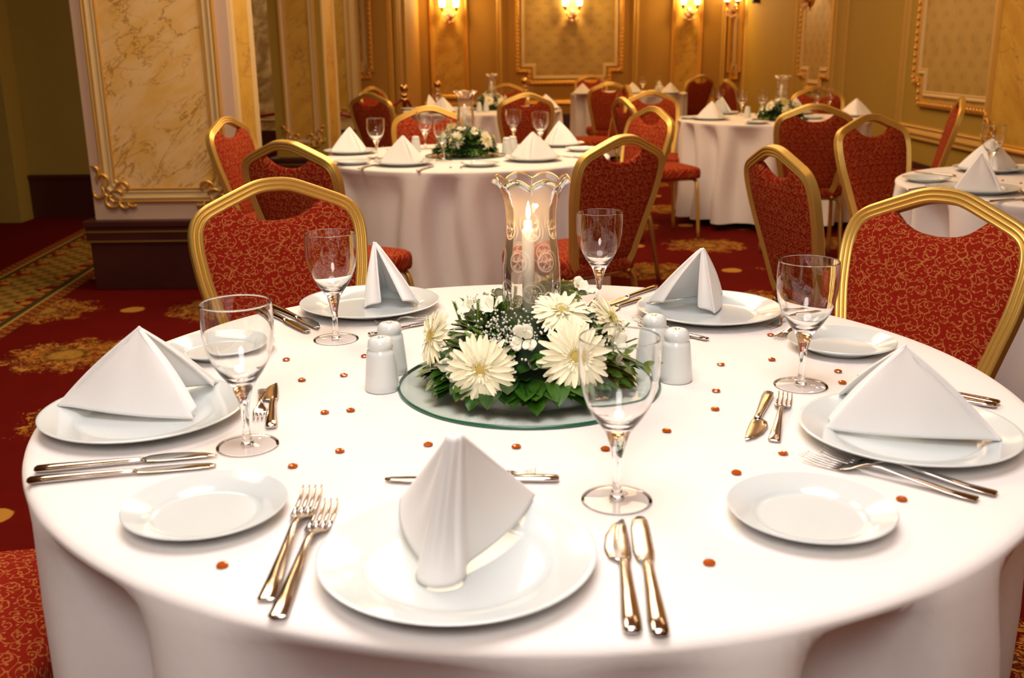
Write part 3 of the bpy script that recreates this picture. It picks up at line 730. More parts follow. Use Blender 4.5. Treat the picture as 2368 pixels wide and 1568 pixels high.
# ================================================================ TABLES AND CLOTHS
def make_table():
    t = empty('round_table'); tag(t, 'x', 'table')
    MB().lathe([(0, 0.722), (0.66, 0.722), (0.665, 0.73), (0.66, 0.744), (0, 0.744)], 48).build('tabletop', TABLE_WOOD, t, autosmooth=40)
    for k in range(4):
        a = PI/4 + PI/2*k
        MB().tube([(0.35*math.cos(a), 0.35*math.sin(a), 0.722), (0.38*math.cos(a), 0.38*math.sin(a), 0.002)], 0.016, 8).build('leg', BLACK, t)
    return t
table = make_table()
def cloth_mesh(R, seed, hem=0.03, n=288, nf=17):
    rnd = random.Random(seed); P = []
    waves = [(nf, 1.0, rnd.uniform(0, 6.28)), (nf + 5, 0.6, rnd.uniform(0, 6.28)), (nf - 6, 0.7, rnd.uniform(0, 6.28)), (5, 0.3, rnd.uniform(0, 6.28))]
    nrm = sum(w_[1] for w_ in waves)
    def f(a):
        s = sum(am*math.sin(k*a + ph + 0.5*math.sin(3*a + ph)) for k, am, ph in waves)/nrm*1.7
        return math.tanh(s*1.6)
    top_rows = [(0.0005, 0.75), (0.2, 0.75), (0.4, 0.75), (0.55, 0.75), (R - 0.05, 0.75), (R - 0.018, 0.7498), (R - 0.008, 0.748), (R - 0.002, 0.744), (R, 0.738)]
    for r, z in top_rows: P.append([(r*math.cos(2*PI*k/n), r*math.sin(2*PI*k/n), z) for k in range(n)])
    drops = [0.02, 0.04, 0.07, 0.11, 0.16, 0.22, 0.30, 0.40, 0.50, 0.60, 0.735 - hem]
    for d in drops:
        q = d/0.72; am = 0.12*min(1, (q*7.0))**0.8*(0.6 + 0.4*q)
        row = []
        for k in range(n):
            a = 2*PI*k/n; ff = f(a + 0.03*math.sin(6*q + 4*a)); r = R + 0.012*q + am*(ff*0.66 - 0.48)
            row.append((r*math.cos(a), r*math.sin(a), 0.738 - d + 0.004*math.sin(9*a)*q))
        P.append(row)
    return MB().grid(P, closed=True)
TABS = {'T1': (0.033, 1.467, 0.7115), 'T2': (-0.218, 5.08, 0.7115), 'T3': (1.955, 7.65, 0.70), 'T4': (-0.243, 9.29, 0.7115), 'T5': (1.472, 12.796, 0.7115), 'T6': (2.17, 3.72, 0.7115)}
TLAB = {'T1': 'round table under the near white cloth', 'T2': 'round table under the middle left white cloth', 'T3': 'round table under the right rear white cloth', 'T4': 'round table under the far left white cloth', 'T5': 'round table under the most distant white cloth', 'T6': 'round table under the right edge white cloth'}
CLAB = {'T1': 'large white tablecloth filling the foreground, set for five', 'T2': 'white tablecloth on the middle left table behind the candle', 'T3': 'white tablecloth with long folds on the right rear table', 'T4': 'white tablecloth on the far left table behind the facing chair', 'T5': 'white tablecloth on the most distant table', 'T6': 'white tablecloth cut off at the right edge of the picture'}
HEM = {'T1': 0.02, 'T2': 0.03, 'T3': 0.05, 'T4': 0.03, 'T5': 0.03, 'T6': 0.03}
for i, (k, (x, y, R)) in enumerate(TABS.items()):
    place(table, (x, y, 0), 0.2*i, TLAB[k], 'round banquet tables')
    o = cloth_mesh(R, 10 + i*3, HEM[k], nf=17 if k != 'T1' else 16).build('tablecloth', CLOTH); o.location = (x, y, 0)
    tag(o, CLAB[k], 'tablecloth', 'white tablecloths')

# ================================================================ TABLEWARE PROTOTYPES
def plate(name, R, hz):
    s = R/0.135
    prof = [(0.0, 0.004), (0.080*s, 0.004), (0.088*s, 0.0045), (0.0905*s, 0.0068*hz), (0.097*s, 0.0102*hz), (0.115*s, 0.0155*hz), (0.130*s, 0.0195*hz), (0.1335*s, 0.0205*hz), (0.135*s, 0.0195*hz), (0.1345*s, 0.018*hz), (0.128*s, 0.0155*hz), (0.105*s, 0.0085*hz), (0.088*s, 0.003), (0.085*s, 0.0005), (0.080*s, 0.0005), (0.078*s, 0.0025), (0.0, 0.0025)]
    o = MB().lathe(prof, 72).build(name, PORC, autosmooth=60); tag(o, 'x', 'plate'); return o
DINNER = plate('dinner_plate', 0.137, 1.0); SIDE = plate('side_plate', 0.0885, 0.9)
def glass_obj():
    t = empty('wine_glass'); tag(t, 'x', 'glass')
    outer = [(0.0, 0.0036), (0.0088, 0.0040), (0.0075, 0.0070), (0.0060, 0.0115), (0.0048, 0.020), (0.0045, 0.035), (0.0055, 0.050), (0.0085, 0.066), (0.0130, 0.080), (0.0190, 0.090), (0.0270, 0.101), (0.0350, 0.115), (0.0410, 0.132), (0.0440, 0.150), (0.0448, 0.168), (0.0442, 0.183), (0.0437, 0.190), (0.04360, 0.1913), (0.04345, 0.1919)]
    inner = [(0.0432, 0.1921), (0.04295, 0.1919), (0.0428, 0.1913), (0.0429, 0.190), (0.0434, 0.183), (0.0440, 0.168), (0.0432, 0.150), (0.0402, 0.132), (0.0341, 0.115), (0.0258, 0.102), (0.0160, 0.0935), (0.008, 0.0895), (0.0, 0.0885)]
    MB().lathe(outer + inner, 64).build('bowl_and_stem', GLASS, t)
    MB().lathe([(0.0080, 0.0052), (0.014, 0.0040), (0.025, 0.0030), (0.0365, 0.0024), (0.0392, 0.0024), (0.0400, 0.0016), (0.0392, 0.0006), (0.0360, 0.0006)], 64).build('foot', FOOT_GLASS, t)
    return t
WGLASS = glass_obj()
def shaker_obj():
    t = empty('salt_shaker'); tag(t, 'x', 'shaker')
    MB().lathe([(0.0, 0.0005), (0.0245, 0.0005), (0.026, 0.003), (0.0255, 0.012), (0.0235, 0.035), (0.0215, 0.056), (0.0205, 0.062), (0.0185, 0.064), (0.0185, 0.066), (0.0195, 0.068), (0.0185, 0.076), (0.015, 0.081), (0.010, 0.0825), (0.006, 0.0818), (0.0, 0.0816)], 32).build('body', CERAM, t)
    mb = MB()
    for a in range(3): mb.lathe([(0.0, 0.0822), (0.0011, 0.0822), (0.0011, 0.0815)], 8, M=Matrix.Translation((0.0035*math.cos(a*2.1), 0.0035*math.sin(a*2.1), 0)))
    mb.build('pour_holes', BLACK, t)
    return t
SHAKER = shaker_obj()
def gem_obj():
    mb = MB(); n = 10
    mb.lathe([(0.0, 0.0003), (0.0035, 0.0006), (0.0066, 0.0022), (0.0050, 0.0040), (0.0028, 0.0048), (0.0, 0.0048)], n)
    o = mb.build('amber_gem', GEM, smooth=False); tag(o, 'x', 'gem'); return o
GEMO = gem_obj()
# ---- cutlery: modelled along +X from 0 (handle end) to 1 (tip), unit = metres for a nominal length
def loft(sections):   # (x, y half width, z centre, z half thickness, y offset)
    P = []; n = 10
    for x, hw, zc, ht, yo in sections:
        P.append([(x, yo + hw*math.cos(2*PI*k/n), zc + ht*math.sin(2*PI*k/n)) for k in range(n)])
    mb = MB().grid(P, closed=True); mb.f.append(tuple(range(n-1, -1, -1))); mb.mi.append(0); mb.f.append(tuple((len(P)-1)*n + k for k in range(n))); mb.mi.append(0)
    return mb
def make_fork():
    t = empty('fork'); tag(t, 'x', 'fork')
    loft([(0.0, 0.0060, 0.0030, 0.0010, 0), (0.002, 0.0085, 0.0032, 0.0016, 0), (0.03, 0.0075, 0.0040, 0.0017, 0), (0.07, 0.0050, 0.0085, 0.0018, 0), (0.105, 0.0034, 0.0130, 0.0019, 0), (0.120, 0.0034, 0.0125, 0.0018, 0), (0.130, 0.0065, 0.0090, 0.0013, 0), (0.137, 0.0108, 0.0060, 0.0010, 0), (0.146, 0.0122, 0.0035, 0.0009, 0), (0.152, 0.0122, 0.0026, 0.0008, 0)]).build('handle', STEEL, t)
    for k in range(4):
        y = (k - 1.5)*0.0066
        loft([(0.150, 0.0024, 0.0028, 0.0008, y), (0.165, 0.0020, 0.0022, 0.0008, y), (0.180, 0.0018, 0.0036, 0.0007, y*0.99), (0.192, 0.0014, 0.0066, 0.0006, y*0.97), (0.198, 0.0006, 0.0090, 0.0004, y*0.96)]).build('tine', STEEL, t)
    return t
def make_knife(fish=False):
    t = empty('knife'); tag(t, 'x', 'knife')
    loft([(0.0, 0.0050, 0.0045, 0.0020, 0), (0.003, 0.0080, 0.0045, 0.0035, 0), (0.02, 0.0085, 0.0045, 0.0038, 0), (0.06, 0.0068, 0.0045, 0.0036, 0), (0.10, 0.0052, 0.0045, 0.0032, 0), (0.112, 0.0058, 0.0045, 0.0030, 0), (0.116, 0.0048, 0.0045, 0.0025, 0)]).build('handle', STEEL, t)
    if fish: s = [(0.113, 0.0045, 0.0040, 0.0013, 0), (0.122, 0.0105, 0.0036, 0.0009, 0.0035), (0.14, 0.0125, 0.0033, 0.0008, 0.005), (0.165, 0.0110, 0.0032, 0.0007, 0.004), (0.185, 0.0070, 0.0032, 0.0006, 0.001), (0.198, 0.0015, 0.0032, 0.0005, -0.003)]
    else: s = [(0.113, 0.0045, 0.0040, 0.0013, 0), (0.12, 0.0080, 0.0036, 0.0009, 0.001), (0.135, 0.0098, 0.0033, 0.0008, 0.0015), (0.18, 0.0092, 0.0032, 0.0007, 0.001), (0.198, 0.0075, 0.0032, 0.0006, 0.0), (0.206, 0.0035, 0.0032, 0.0005, -0.001)]
    loft(s).build('blade', STEEL, t)
    return t
FORK = make_fork(); KNIFE = make_knife(); FKNIFE = make_knife(True)
def cutlery(proto, L0, a, b, label, group, flip=False, z=0.7505):
    """a: pixel of the handle end, b: pixel of the tip"""
    p = at(*a, z=z + 0.004); q = at(*b, z=z + 0.004); d = q - p; L = Vector((d.x, d.y)).length
    o = place(proto, (p.x, p.y, z), math.atan2(d.y, d.x), label, group); s = L/L0; sy = min(1.1, max(0.85, s)); o.scale = (s, -sy if flip else sy, sy)
    return o

# ---- napkins: a cone of cloth from a tip to a bent bottom line, ridge foot B, wing feet C1 and C2
def napkin_mesh(A, B, C1, C2, ridge=0.018, groove=0.0, curl=0.010, tip=0.005, hem=True, sag=0.0, belly=0.004):
    A, B, C1, C2 = Vector(A), Vector(B), Vector(C1), Vector(C2)
    n1 = 26
    def bottom(groove):
        pts = []
        u1 = (C1 - B); u2 = (C2 - B); L1 = u1.length; L2 = u2.length; u1 = u1/L1; u2 = u2/L2
        mid = (u1 + u2).normalized(); perp = Vector((-mid.y, mid.x, 0))
        if perp.dot(u2) < 0: perp = -perp
        # inner curl at C1
        inn = (C2 - C1).normalized()
        for k in range(6):
            a = PI*0.9*(1 - k/5); pts.append(C1 + inn*curl*(1 - math.cos(a)) - u1*curl*(math.sin(a)*0.7) + Vector((0, 0, 0.002*a)))
        for k in range(1, 10): 
            t = k/10; q = C1.lerp(B, t*(1 - ridge/L1)) ; bow = math.sin(PI*t)*0.012
            pts.append(q - perp*bow + Vector((0, 0, sag*math.sin(PI*t))))
        for k in range(25):   # rounded ridge with optional grooves
            a = -PI/2 + PI*k/24; gr = groove*0.30*(math.exp(-((abs(a) - 0.80)/0.17)**2)); rr = ridge*(1 - gr); pts.append(B + mid*ridge - mid*math.cos(a)*rr + perp*math.sin(a)*rr)
        for k in range(1, 10):
            t = 1 - k/10; q = C2.lerp(B, t*(1 - ridge/L2)); bow = math.sin(PI*t)*0.012
            pts.append(q + perp*bow + Vector((0, 0, sag*math.sin(PI*t))))
        inn2 = (C1 - C2).normalized()
        for k in range(6):
            a = PI*0.9*(k/5); pts.append(C2 + inn2*curl*(1 - math.cos(a)) - u2*curl*(math.sin(a)*0.7) + Vector((0, 0, 0.002*a)))
        return pts
    bot = bottom(groove); bot0 = bottom(0.0); cen = sum(bot, Vector())/len(bot); rows = []
    N = 14
    for i in range(N + 1):
        t = i/N; row = []
        for k, p in enumerate(bot):
            off = p - B; off.z = 0
            if off.length > ridge*1.6: off = off*(ridge*1.6/off.length)
            tp = A + off*(tip/ridge*0.5)
            e = max(0.0, (t - 0.70)/0.30); q = tp.lerp(p.lerp(bot0[k], e*e*(3 - 2*e)), t)
            bulge = math.sin(PI*t)*0.004*math.sin(k*0.9 + 2.0); dirv = Vector((p.x - cen.x, p.y - cen.y, 0)); 
            if dirv.length > 1e-4: q = q + dirv.normalized()*(bulge*0.7 + belly*math.sin(PI*t))
            row.append(q)
        rows.append(row)
    mb = MB().grid(rows)
    return mb
def napkin_world(A, B, C1, C2, label, **kw):
    o_ = (Vector(B) + Vector(C1) + Vector(C2))/3; o_.z = min(B.z, C1.z, C2.z)
    mb = napkin_mesh(A - o_, B - o_, C1 - o_, C2 - o_, **kw)
    ob = mb.build('folded_napkin', NAPKIN, solid=(0.0035, -1), subsurf=1); ob.location = o_
    tag(ob, label, 'napkin', 'folded white napkins'); return ob

# ================================================================ NEAR TABLE SETTING
ZT = 0.7502
def plate_at(proto, x, y, label, group, z=ZT): return place(proto, (x, y, z), random.Random(str(x)).uniform(0, 6), label, group)
DG, SG, GG = 'dinner plates', 'side plates', 'stemmed wine glasses'
plate_at(DINNER, -0.0562, 0.896, 'large white dinner plate nearest us, holding the upright napkin', DG)
plate_at(DINNER, -0.5128, 1.3277, 'large white dinner plate at the left edge of the near table', DG)
plate_at(DINNER, 0.5093, 1.2229, 'large white dinner plate at the right edge of the near table', DG)
plate_at(DINNER, -0.2801, 1.9458, 'white dinner plate at the back left of the near table, before the facing chair', DG)
plate_at(DINNER, 0.3755, 1.8681, 'white dinner plate at the back right of the near table', DG)
plate_at(SIDE, -0.3373, 1.0159, 'small empty white side plate at the front left', SG)
plate_at(SIDE, 0.3179, 0.9917, 'small empty white side plate at the front right below the forks', SG)
plate_at(SIDE, 0.5544, 1.6338, 'small empty white side plate in front of the large right chair', SG)
plate_at(SIDE, -0.4932, 1.652, 'small white side plate seen behind the left wine glass', SG)
for x, y, lab in [(0.1158, 1.0459, 'empty wine glass nearest us, overlapping the flowers'), (-0.3436, 1.2232, 'empty wine glass at left beside the left dinner plate'),
                  (-0.312, 1.7274, 'empty wine glass before the left facing chair and back left plate'), (0.4331, 1.4424, 'empty wine glass at right beside the right side plate'),
                  (at(1383, 503, Y=2.0).x*0.985, 1.93, 'empty wine glass behind the flowers, right of the candle')]:
    place(WGLASS, (x, y, ZT), 0, lab, GG)
for px, py, lab in [(880, 915, 'white ceramic shaker left of the near flowers, the nearer one'), (1567, 893, 'white ceramic shaker right of the flowers, the nearer one')]:
    p = at(px, py - 2, z=0.75); place(SHAKER, (p.x, p.y + 0.024, ZT), 0, lab, 'salt and pepper shakers')
    dx = 0.004 if px < 1000 else -0.022
    place(SHAKER, (p.x + dx, p.y + 0.024 + 0.085, ZT), 0.7, lab.replace('the nearer one', 'half hidden behind the other'), 'salt and pepper shakers')
ZP = 0.7502 + 0.0045
def A3(px, py, z): return at(px, py, z=z)
# front napkin: ridge towards us
napkin_world(A3(1048, 1012, 0.912), A3(1010, 1360, ZP + 0.002), A3(925, 1150, ZP + 0.018), A3(1240, 1142, ZP + 0.018), 'tall folded napkin on the nearest plate, ridge toward us', ridge=0.025, groove=0.75, curl=0.006, tip=0.016, belly=-0.001)
napkin_world(A3(318, 757, 0.885), A3(132, 936, ZP + 0.014), A3(452, 970, ZP + 0.003), A3(512, 884, ZP + 0.014), 'folded napkin standing on the left dinner plate', ridge=0.007, curl=0.011)
napkin_world(A3(2098, 800, 0.885), A3(2318, 1018, ZP + 0.010), A3(1902, 992, ZP + 0.004), A3(1938, 905, ZP + 0.014), 'broad folded napkin standing on the right dinner plate', ridge=0.006, curl=0.010)
napkin_world(A3(866, 560, 0.885), A3(885, 668, ZP + 0.004), A3(842, 712, ZP + 0.004), A3(972, 700, ZP + 0.012), 'folded napkin on the back left plate, two legs open toward us', ridge=0.012, curl=0.016, tip=0.009)
napkin_world(A3(1627, 574, 0.885), A3(1662, 680, ZP + 0.006), A3(1490, 700, ZP + 0.014), A3(1652, 726, ZP + 0.004), 'folded napkin on the back right plate, two legs open toward us', ridge=0.016, curl=0.016, tip=0.009)

KG, FG = 'table knives', 'table forks'
cutlery(FORK, 0.198, (615, 1387), (724, 1132), 'front left dinner fork, the left one of the pair beside the nearest plate', FG)
cutlery(FORK, 0.198, (640, 1427), (760, 1163), 'front left dinner fork touching the nearest plate rim', FG)
cutlery(FKNIFE, 0.198, (1463, 1464), (1432, 1200), 'broad curved knife right of the nearest plate', KG)
cutlery(KNIFE, 0.206, (1527, 1470), (1478, 1193), 'round tipped knife, outer one right of the nearest plate', KG)
cutlery(KNIFE, 0.206, (1293, 1106), (925, 1106), 'dessert knife lying crosswise behind the tall front napkin', KG, z=0.7505).scale = (1.0, 1.0, 1.0)
bpy.context.view_layer.update()
cutlery(FORK, 0.198, (985, 1092), (1240, 1094), 'dessert fork mostly hidden behind the tall front napkin', FG)
cutlery(KNIFE, 0.206, (63, 1112), (500, 1073), 'table knife at the left edge, the nearer of two', KG)
cutlery(FKNIFE, 0.198, (80, 1086), (503, 1049), 'table knife at the left edge, just below the left plate', KG)
cutlery(FORK, 0.198, (607, 898), (600, 970), 'dessert fork standing lengthwise right of the left wine glass', FG)
cutlery(FKNIFE, 0.198, (627, 988), (634, 885), 'dessert knife right of the left wine glass', KG)
cutlery(FORK, 0.198, (2262, 1153), (1855, 1055), 'dinner fork at right, the nearer of the two below the right plate', FG)
cutlery(FORK, 0.198, (2306, 1140), (1898, 1046), 'dinner fork at right, the one closer to the right plate', FG)
cutlery(FKNIFE, 0.198, (1778, 908), (1730, 1016), 'dessert knife with broad blade left of the right plate', KG)
cutlery(FORK, 0.198, (1790, 1018), (1816, 912), 'dessert fork beside the broad knife left of the right plate', FG)
cutlery(KNIFE, 0.206, (2312, 932), (2150, 900), 'knife handle showing behind the right napkin', KG).scale = (1.0, 1.0, 1.0)
cutlery(FKNIFE, 0.198, (2305, 938), (2140, 912), 'second knife handle lying against the first behind the right napkin', KG).scale = (1.0, 1.0, 1.0)
cutlery(KNIFE, 0.206, (600, 711), (713, 767), 'round tipped knife left of the back left plate', KG)
cutlery(FKNIFE, 0.198, (625, 705), (738, 759), 'pointed knife nearest the back left plate', KG)
cutlery(KNIFE, 0.206, (853, 773), (1015, 738), 'dessert knife between the back left plate and the flowers', KG)
cutlery(FORK, 0.198, (1020, 734), (866, 747), 'dessert fork between the back left plate and the flowers', FG)
cutlery(KNIFE, 0.206, (1517, 662), (1395, 706), 'knife right behind the flowers, the farther of two', KG)
cutlery(FKNIFE, 0.198, (1482, 690), (1385, 722), 'knife partly under the rim of the back right plate', KG).location.z = 0.7505
cutlery(KNIFE, 0.206, (1637, 784), (1475, 747), 'dessert knife in front of the back right plate', KG)
cutlery(FORK, 0.198, (1600, 778), (1466, 733), 'dessert fork in front of the back right plate', FG)
cutlery(FORK, 0.198, (1862, 722), (1768, 757), 'dinner fork behind the right wine glass, the farther of two', FG)
cutlery(FORK, 0.198, (1895, 735), (1792, 782), 'dinner fork behind the right wine glass, the nearer of two', FG)
gems = [(662, 831, 'left, beside the back of the left glass'), (698, 878, 'left of the left shakers'), (795, 867, 'just left of the nearer left shaker'), (843, 823, 'touching the left shakers'),
        (751, 953, 'below the left shakers, left one of two'), (811, 948, 'below the left shakers, right one of two'), (786, 1042, 'right of the left glass foot'), (990, 1027, 'left of the front napkin tip'),
        (677, 1077, 'above the front left side plate rim'), (514, 1306, 'below the front left side plate'), (1194, 1032, 'right of the front napkin tip'), (1400, 1037, 'behind the nearest glass stem'),
        (1542, 995, 'just below the glass tray at right'), (1640, 1300, 'largest looking, left of the front right side plate'), (1703, 1092, 'above the front right side plate'), (1811, 1047, 'left of the right hand forks'),
        (2085, 1153, 'right of the front right side plate'), (1654, 945, 'right of the right shakers, the lower one'), (1656, 903, 'right of the right shakers, the upper one'), (1667, 842, 'right of the right shakers near the back fork'),
        (1785, 831, 'left of the right glass bowl'), (1938, 858, 'behind the right glass, below the side plate'), (1782, 774, 'under the tines of the back right forks'), (1948, 884, 'at the right napkin edge, darkest one')]
for px, py, lab in gems:
    p = at(px, py, z=0.7525); place(GEMO, (p.x, p.y, ZT), px*0.1, 'amber glass gem ' + lab, 'amber glass gems on the near table')

# ================================================================ CENTREPIECE
TC = Vector((0.0255, 1.468, 0.7502))
def tray_obj():
    t = empty('glass_tray'); tag(t, 'x', 'tray')
    MB().lathe([(0.0, 0.0055), (0.1965, 0.0055)], 96).build('glass_surface', TRAY_TOP, t)
    MB().lathe([(0.1965, 0.0055), (0.199, 0.0045), (0.1995, 0.0028), (0.199, 0.0008), (0.1965, 0.0003)], 96).build('green_edge', TRAY_EDGE, t)
    return t
TRAY = tray_obj()
def petal(L, W, cup, tipc, seed=0, nu=6, nv=4):
    """petal along +X, returns rows of points"""
    rows = []
    for i in range(nu + 1):
        t = i/nu; wv = W*(0.28 + 0.72*math.sin(PI*min(1, t*0.78 + 0.10))**0.8)*(1 if t < 0.9 else 0.55)
        row = []
        for j in range(nv + 1):
            s = j/nv*2 - 1; row.append(Vector((0.004 + t*L, s*wv/2, cup*t*t + tipc*t*t*t - 0.12*wv*(1 - s*s) + 0.12*wv)))
        rows.append(row)
    return rows
def frame_to(loc, nrm, roll=0.0):
    q = Vector(nrm).normalized().to_track_quat('Z', 'Y').to_matrix().to_4x4()
    return Matrix.Translation(loc) @ q @ Matrix.Rotation(roll, 4, 'Z')
def gerbera(parent, loc, nrm, R=0.05, seed=0, mat=PETAL, droop=-0.006):
    rnd = random.Random(seed); mb = MB()
    for layer, (n, L, z0, cup) in enumerate([(27, R, 0.0, droop), (25, R*0.90, 0.0016, droop*0.3), (22, R*0.42, 0.004, 0.004)]):
        for k in range(n):
            a = 2*PI*(k + 0.5*layer)/n + rnd.uniform(-0.06, 0.06); LL = L*rnd.uniform(0.88, 1.04)
            M = Matrix.Rotation(a, 4, 'Z') @ Matrix.Translation((0, 0, z0)) @ Matrix.Rotation(rnd.uniform(-0.12, 0.08), 4, 'Y') @ Matrix.Rotation(rnd.uniform(-0.25, 0.25), 4, 'X')
            mb.grid(petal(LL - 0.004, R*0.175 if layer < 2 else R*0.07, cup*rnd.uniform(0.4, 1.6), rnd.uniform(-0.004, 0.002)), M=M)
    o = mb.build('gerbera', mat, parent, recalc=False); o.matrix_local = frame_to(loc, nrm, rnd.uniform(0, 6))
    c = MB().sphere((0, 0, 0.002), R*0.20, 16, 8, sc3=(1, 1, 0.35))
    for k in range(70):
        r = R*0.24*math.sqrt((k + 0.5)/70); a = k*2.4; c.sphere((r*math.cos(a), r*math.sin(a), 0.004 + (0.0015 if r > R*0.15 else 0.0)), R*0.018, 5, 3, sc3=(1, 1, 1.6))
    c.build('flower_centre', CENTER, o)
    MB().tube([(0, 0, 0), (0.002, 0, -0.02), (0.0, 0.004, -0.05)], 0.0028, 6).build('stem', STEM, o)
    return o
def lisianthus(parent, loc, nrm, R=0.024, seed=0, n=7, name='lisianthus', mat=PETAL_W, close=1.0):
    rnd = random.Random(seed); mb = MB()
    for k in range(n):
        a = 2*PI*k/n*1.0 + (0.4 if k % 2 else 0); rows = []
        rr = R*(0.75 if k % 2 else 1.0)
        for i in range(6):
            t = i/5; r = rr*(0.15 + 0.85*t**0.7)*(1 if t < 0.8 else 1.04)*(1 - 0.55*(close - 1)*t); z = R*1.25*t - R*0.25*t*t*t*2/close; row = []
            for j in range(7):
                s = j/6*2 - 1; sp_ = 0.62*math.sin(PI*min(1, 0.25 + 0.6*t))
                row.append(Vector((r*math.cos(s*sp_), r*math.sin(s*sp_), z - 0.18*R*s*s*t + rnd.uniform(-1, 1)*R*0.03)))
            rows.append(row)
        mb.grid(rows, M=Matrix.Rotation(a, 4, 'Z'))
    o = mb.build(name, mat, parent, recalc=False); o.matrix_local = frame_to(loc, nrm, rnd.uniform(0, 6)); return o
def leaf_rows(L, W, bend):
    rows = []
    for i in range(7):
        t = i/6; wv = W*math.sin(PI*t**0.85)**0.75 if 0 < t < 1 else 0.0004; row = []
        for j in range(5):
            s = j/4*2 - 1; row.append(Vector((t*L, s*wv/2, bend*t*t*L + abs(s)*wv*0.16)))
        rows.append(row)
    return rows
def dome(a, el, r0=0.130, h=0.082, z0=0.03):
    """point and outward normal on the arrangement's dome; el 0 = rim, 1 = top"""
    ph = el*PI/2; p = Vector((r0*math.cos(ph)*math.cos(a), r0*math.cos(ph)*math.sin(a), z0 + h*math.sin(ph)))
    n = Vector((math.cos(ph)*math.cos(a)/r0, math.cos(ph)*math.sin(a)/r0, math.sin(ph)/h)).normalized(); return p, n
GPOS = [Vector(v) for v in ((-0.070, -0.130, 0.062), (0.062, -0.128, 0.078), (0.046, -0.056, 0.132), (-0.150, -0.034, 0.085))]
def make_arrangement():
    t = empty('flower_arrangement'); tag(t, 'x', 'flowers')
    MB().lathe([(0.0, 0.006), (0.065, 0.006), (0.075, 0.012), (0.085, 0.04), (0.082, 0.045), (0.0, 0.045)], 32).build('flower_bowl', BOWL_M, t)
    MB().lathe([(0.074, 0.022), (0.092, 0.036), (0.094, 0.055), (0.088, 0.080), (0.066, 0.100), (0.048, 0.108), (0.0, 0.110)], 28).build('foliage_base', FOAM, t)
    rnd = random.Random(7)
    def leaves(name, mat, count, el0, el1, L0, L1, spread, name_seed, asp=0.52, flat=0.0):
        r2 = random.Random(name_seed); mb = MB()
        for k in range(count):
            a = r2.uniform(0, 2*PI); el = r2.uniform(el0, el1); p, n = dome(a, el)
            out = Vector((math.cos(a), math.sin(a), 0)); d = (n*0.35 + out*0.8*(1 - el) + Vector((r2.uniform(-1, 1), r2.uniform(-1, 1), r2.uniform(-0.5, 0.5)))*spread).normalized()
            if flat: d.z = d.z*0.3 - 0.22*flat; d.normalize()
            side = d.cross(Vector((0, 0, 1)) + n*0.5).normalized(); nn = side.cross(d).normalized()
            M = Matrix(((d.x, side.x, nn.x, p.x - n.x*0.012), (d.y, side.y, nn.y, p.y - n.y*0.012), (d.z, side.z, nn.z, max(0.018, p.z - n.z*0.012)), (0, 0, 0, 1)))
            L = r2.uniform(L0, L1); tipp = M @ Vector((L*0.8, 0, 0))
            if any((tipp - g).length < 0.043 or (M.translation - g).length < 0.026 for g in GPOS): continue
            rows = leaf_rows(L, L*asp, r2.uniform(-0.3, 0.1))
            rows = [[M @ q for q in row] for row in rows]
            for row in rows:
                for q in row: q.z = max(q.z, 0.0085)
            mb.grid(rows)
        return mb.build(name, mat, t, recalc=False)
    leaves('foliage', LEAF, 230, 0.0, 0.75, 0.030, 0.052, 0.55, 1)
    leaves('foliage', LEAF, 170, 0.0, 0.14, 0.040, 0.062, 0.40, 2, 0.58, 1.0)
    leaves('light_foliage', LEAF_L, 34, 0.0, 0.85, 0.022, 0.045, 0.6, 3, 0.40)
    # fine feathery sprigs
    mb = MB()
    for k in range(26):
        a = rnd.uniform(0, 2*PI); p, n = dome(a, rnd.uniform(0.2, 0.9)); d = (n + Vector((rnd.uniform(-1, 1), rnd.uniform(-1, 1), rnd.uniform(0, 0.6)))*0.5).normalized()
        for j in range(9):
            q = p + d*(0.008 + j*0.004)
            for s in (-1, 1):
                sd = (d.cross(Vector((0.3, 0.2, 1))).normalized()*s + d*0.9).normalized(); mb.tube([q, q + sd*0.010], [0.0012, 0.0004], 4)
        mb.tube([p, p + d*0.046], 0.0008, 4)
    fs = mb.build('fern_sprigs', LEAF_L, t); fs['kind'] = 'stuff'
    # gypsophila clouds
    def gyps(a0, el0, sp_, n, seed):
        r3 = random.Random(seed); mb = MB(); st = MB()
        for k in range(n):
            p, nn = dome(a0 + r3.gauss(0, sp_), min(0.95, max(0.05, el0 + r3.gauss(0, sp_*0.35)))); q = p + nn*r3.uniform(0.006, 0.030)
            mb.sphere(q, r3.uniform(0.0011, 0.0021), 5, 4)
            if k % 3 == 0: st.tube([p, q], 0.0004, 3)
        o = mb.build('gypsophila', GYPS, t); o['kind'] = 'stuff'; st.build('gypsophila_stems', STEM, t)
    gyps(-1.95, 0.52, 0.32, 260, 5); gyps(-0.30, 0.45, 0.35, 130, 6); gyps(1.6, 0.5, 0.5, 90, 8)
    # gerberas placed as in the photograph (front = -Y)
    V = Vector
    gerbera(t, V((-0.070, -0.122, 0.062)), V((-0.25, -1.0, 0.22)), 0.052, 1)
    gerbera(t, V((0.062, -0.120, 0.078)), V((0.22, -1.0, 0.25)), 0.054, 2)
    gerbera(t, V((0.046, -0.056, 0.128)), V((0.15, -0.55, 1.0)), 0.046, 3)
    gerbera(t, V((0.122, -0.014, 0.104)), V((0.9, -0.35, 0.75)), 0.044, 4)
    gerbera(t, V((-0.142, -0.034, 0.085)), V((-1.0, -0.45, 0.35)), 0.046, 5)
    gerbera(t, V((0.045, 0.060, 0.135)), V((0.25, 0.75, 0.9)), 0.042, 6, PETAL_Y)
    gerbera(t, V((-0.060, 0.095, 0.085)), V((-0.3, 1.0, 0.4)), 0.048, 9)
    gerbera(t, V((0.070, 0.100, 0.070)), V((0.5, 1.0, 0.3)), 0.048, 10)
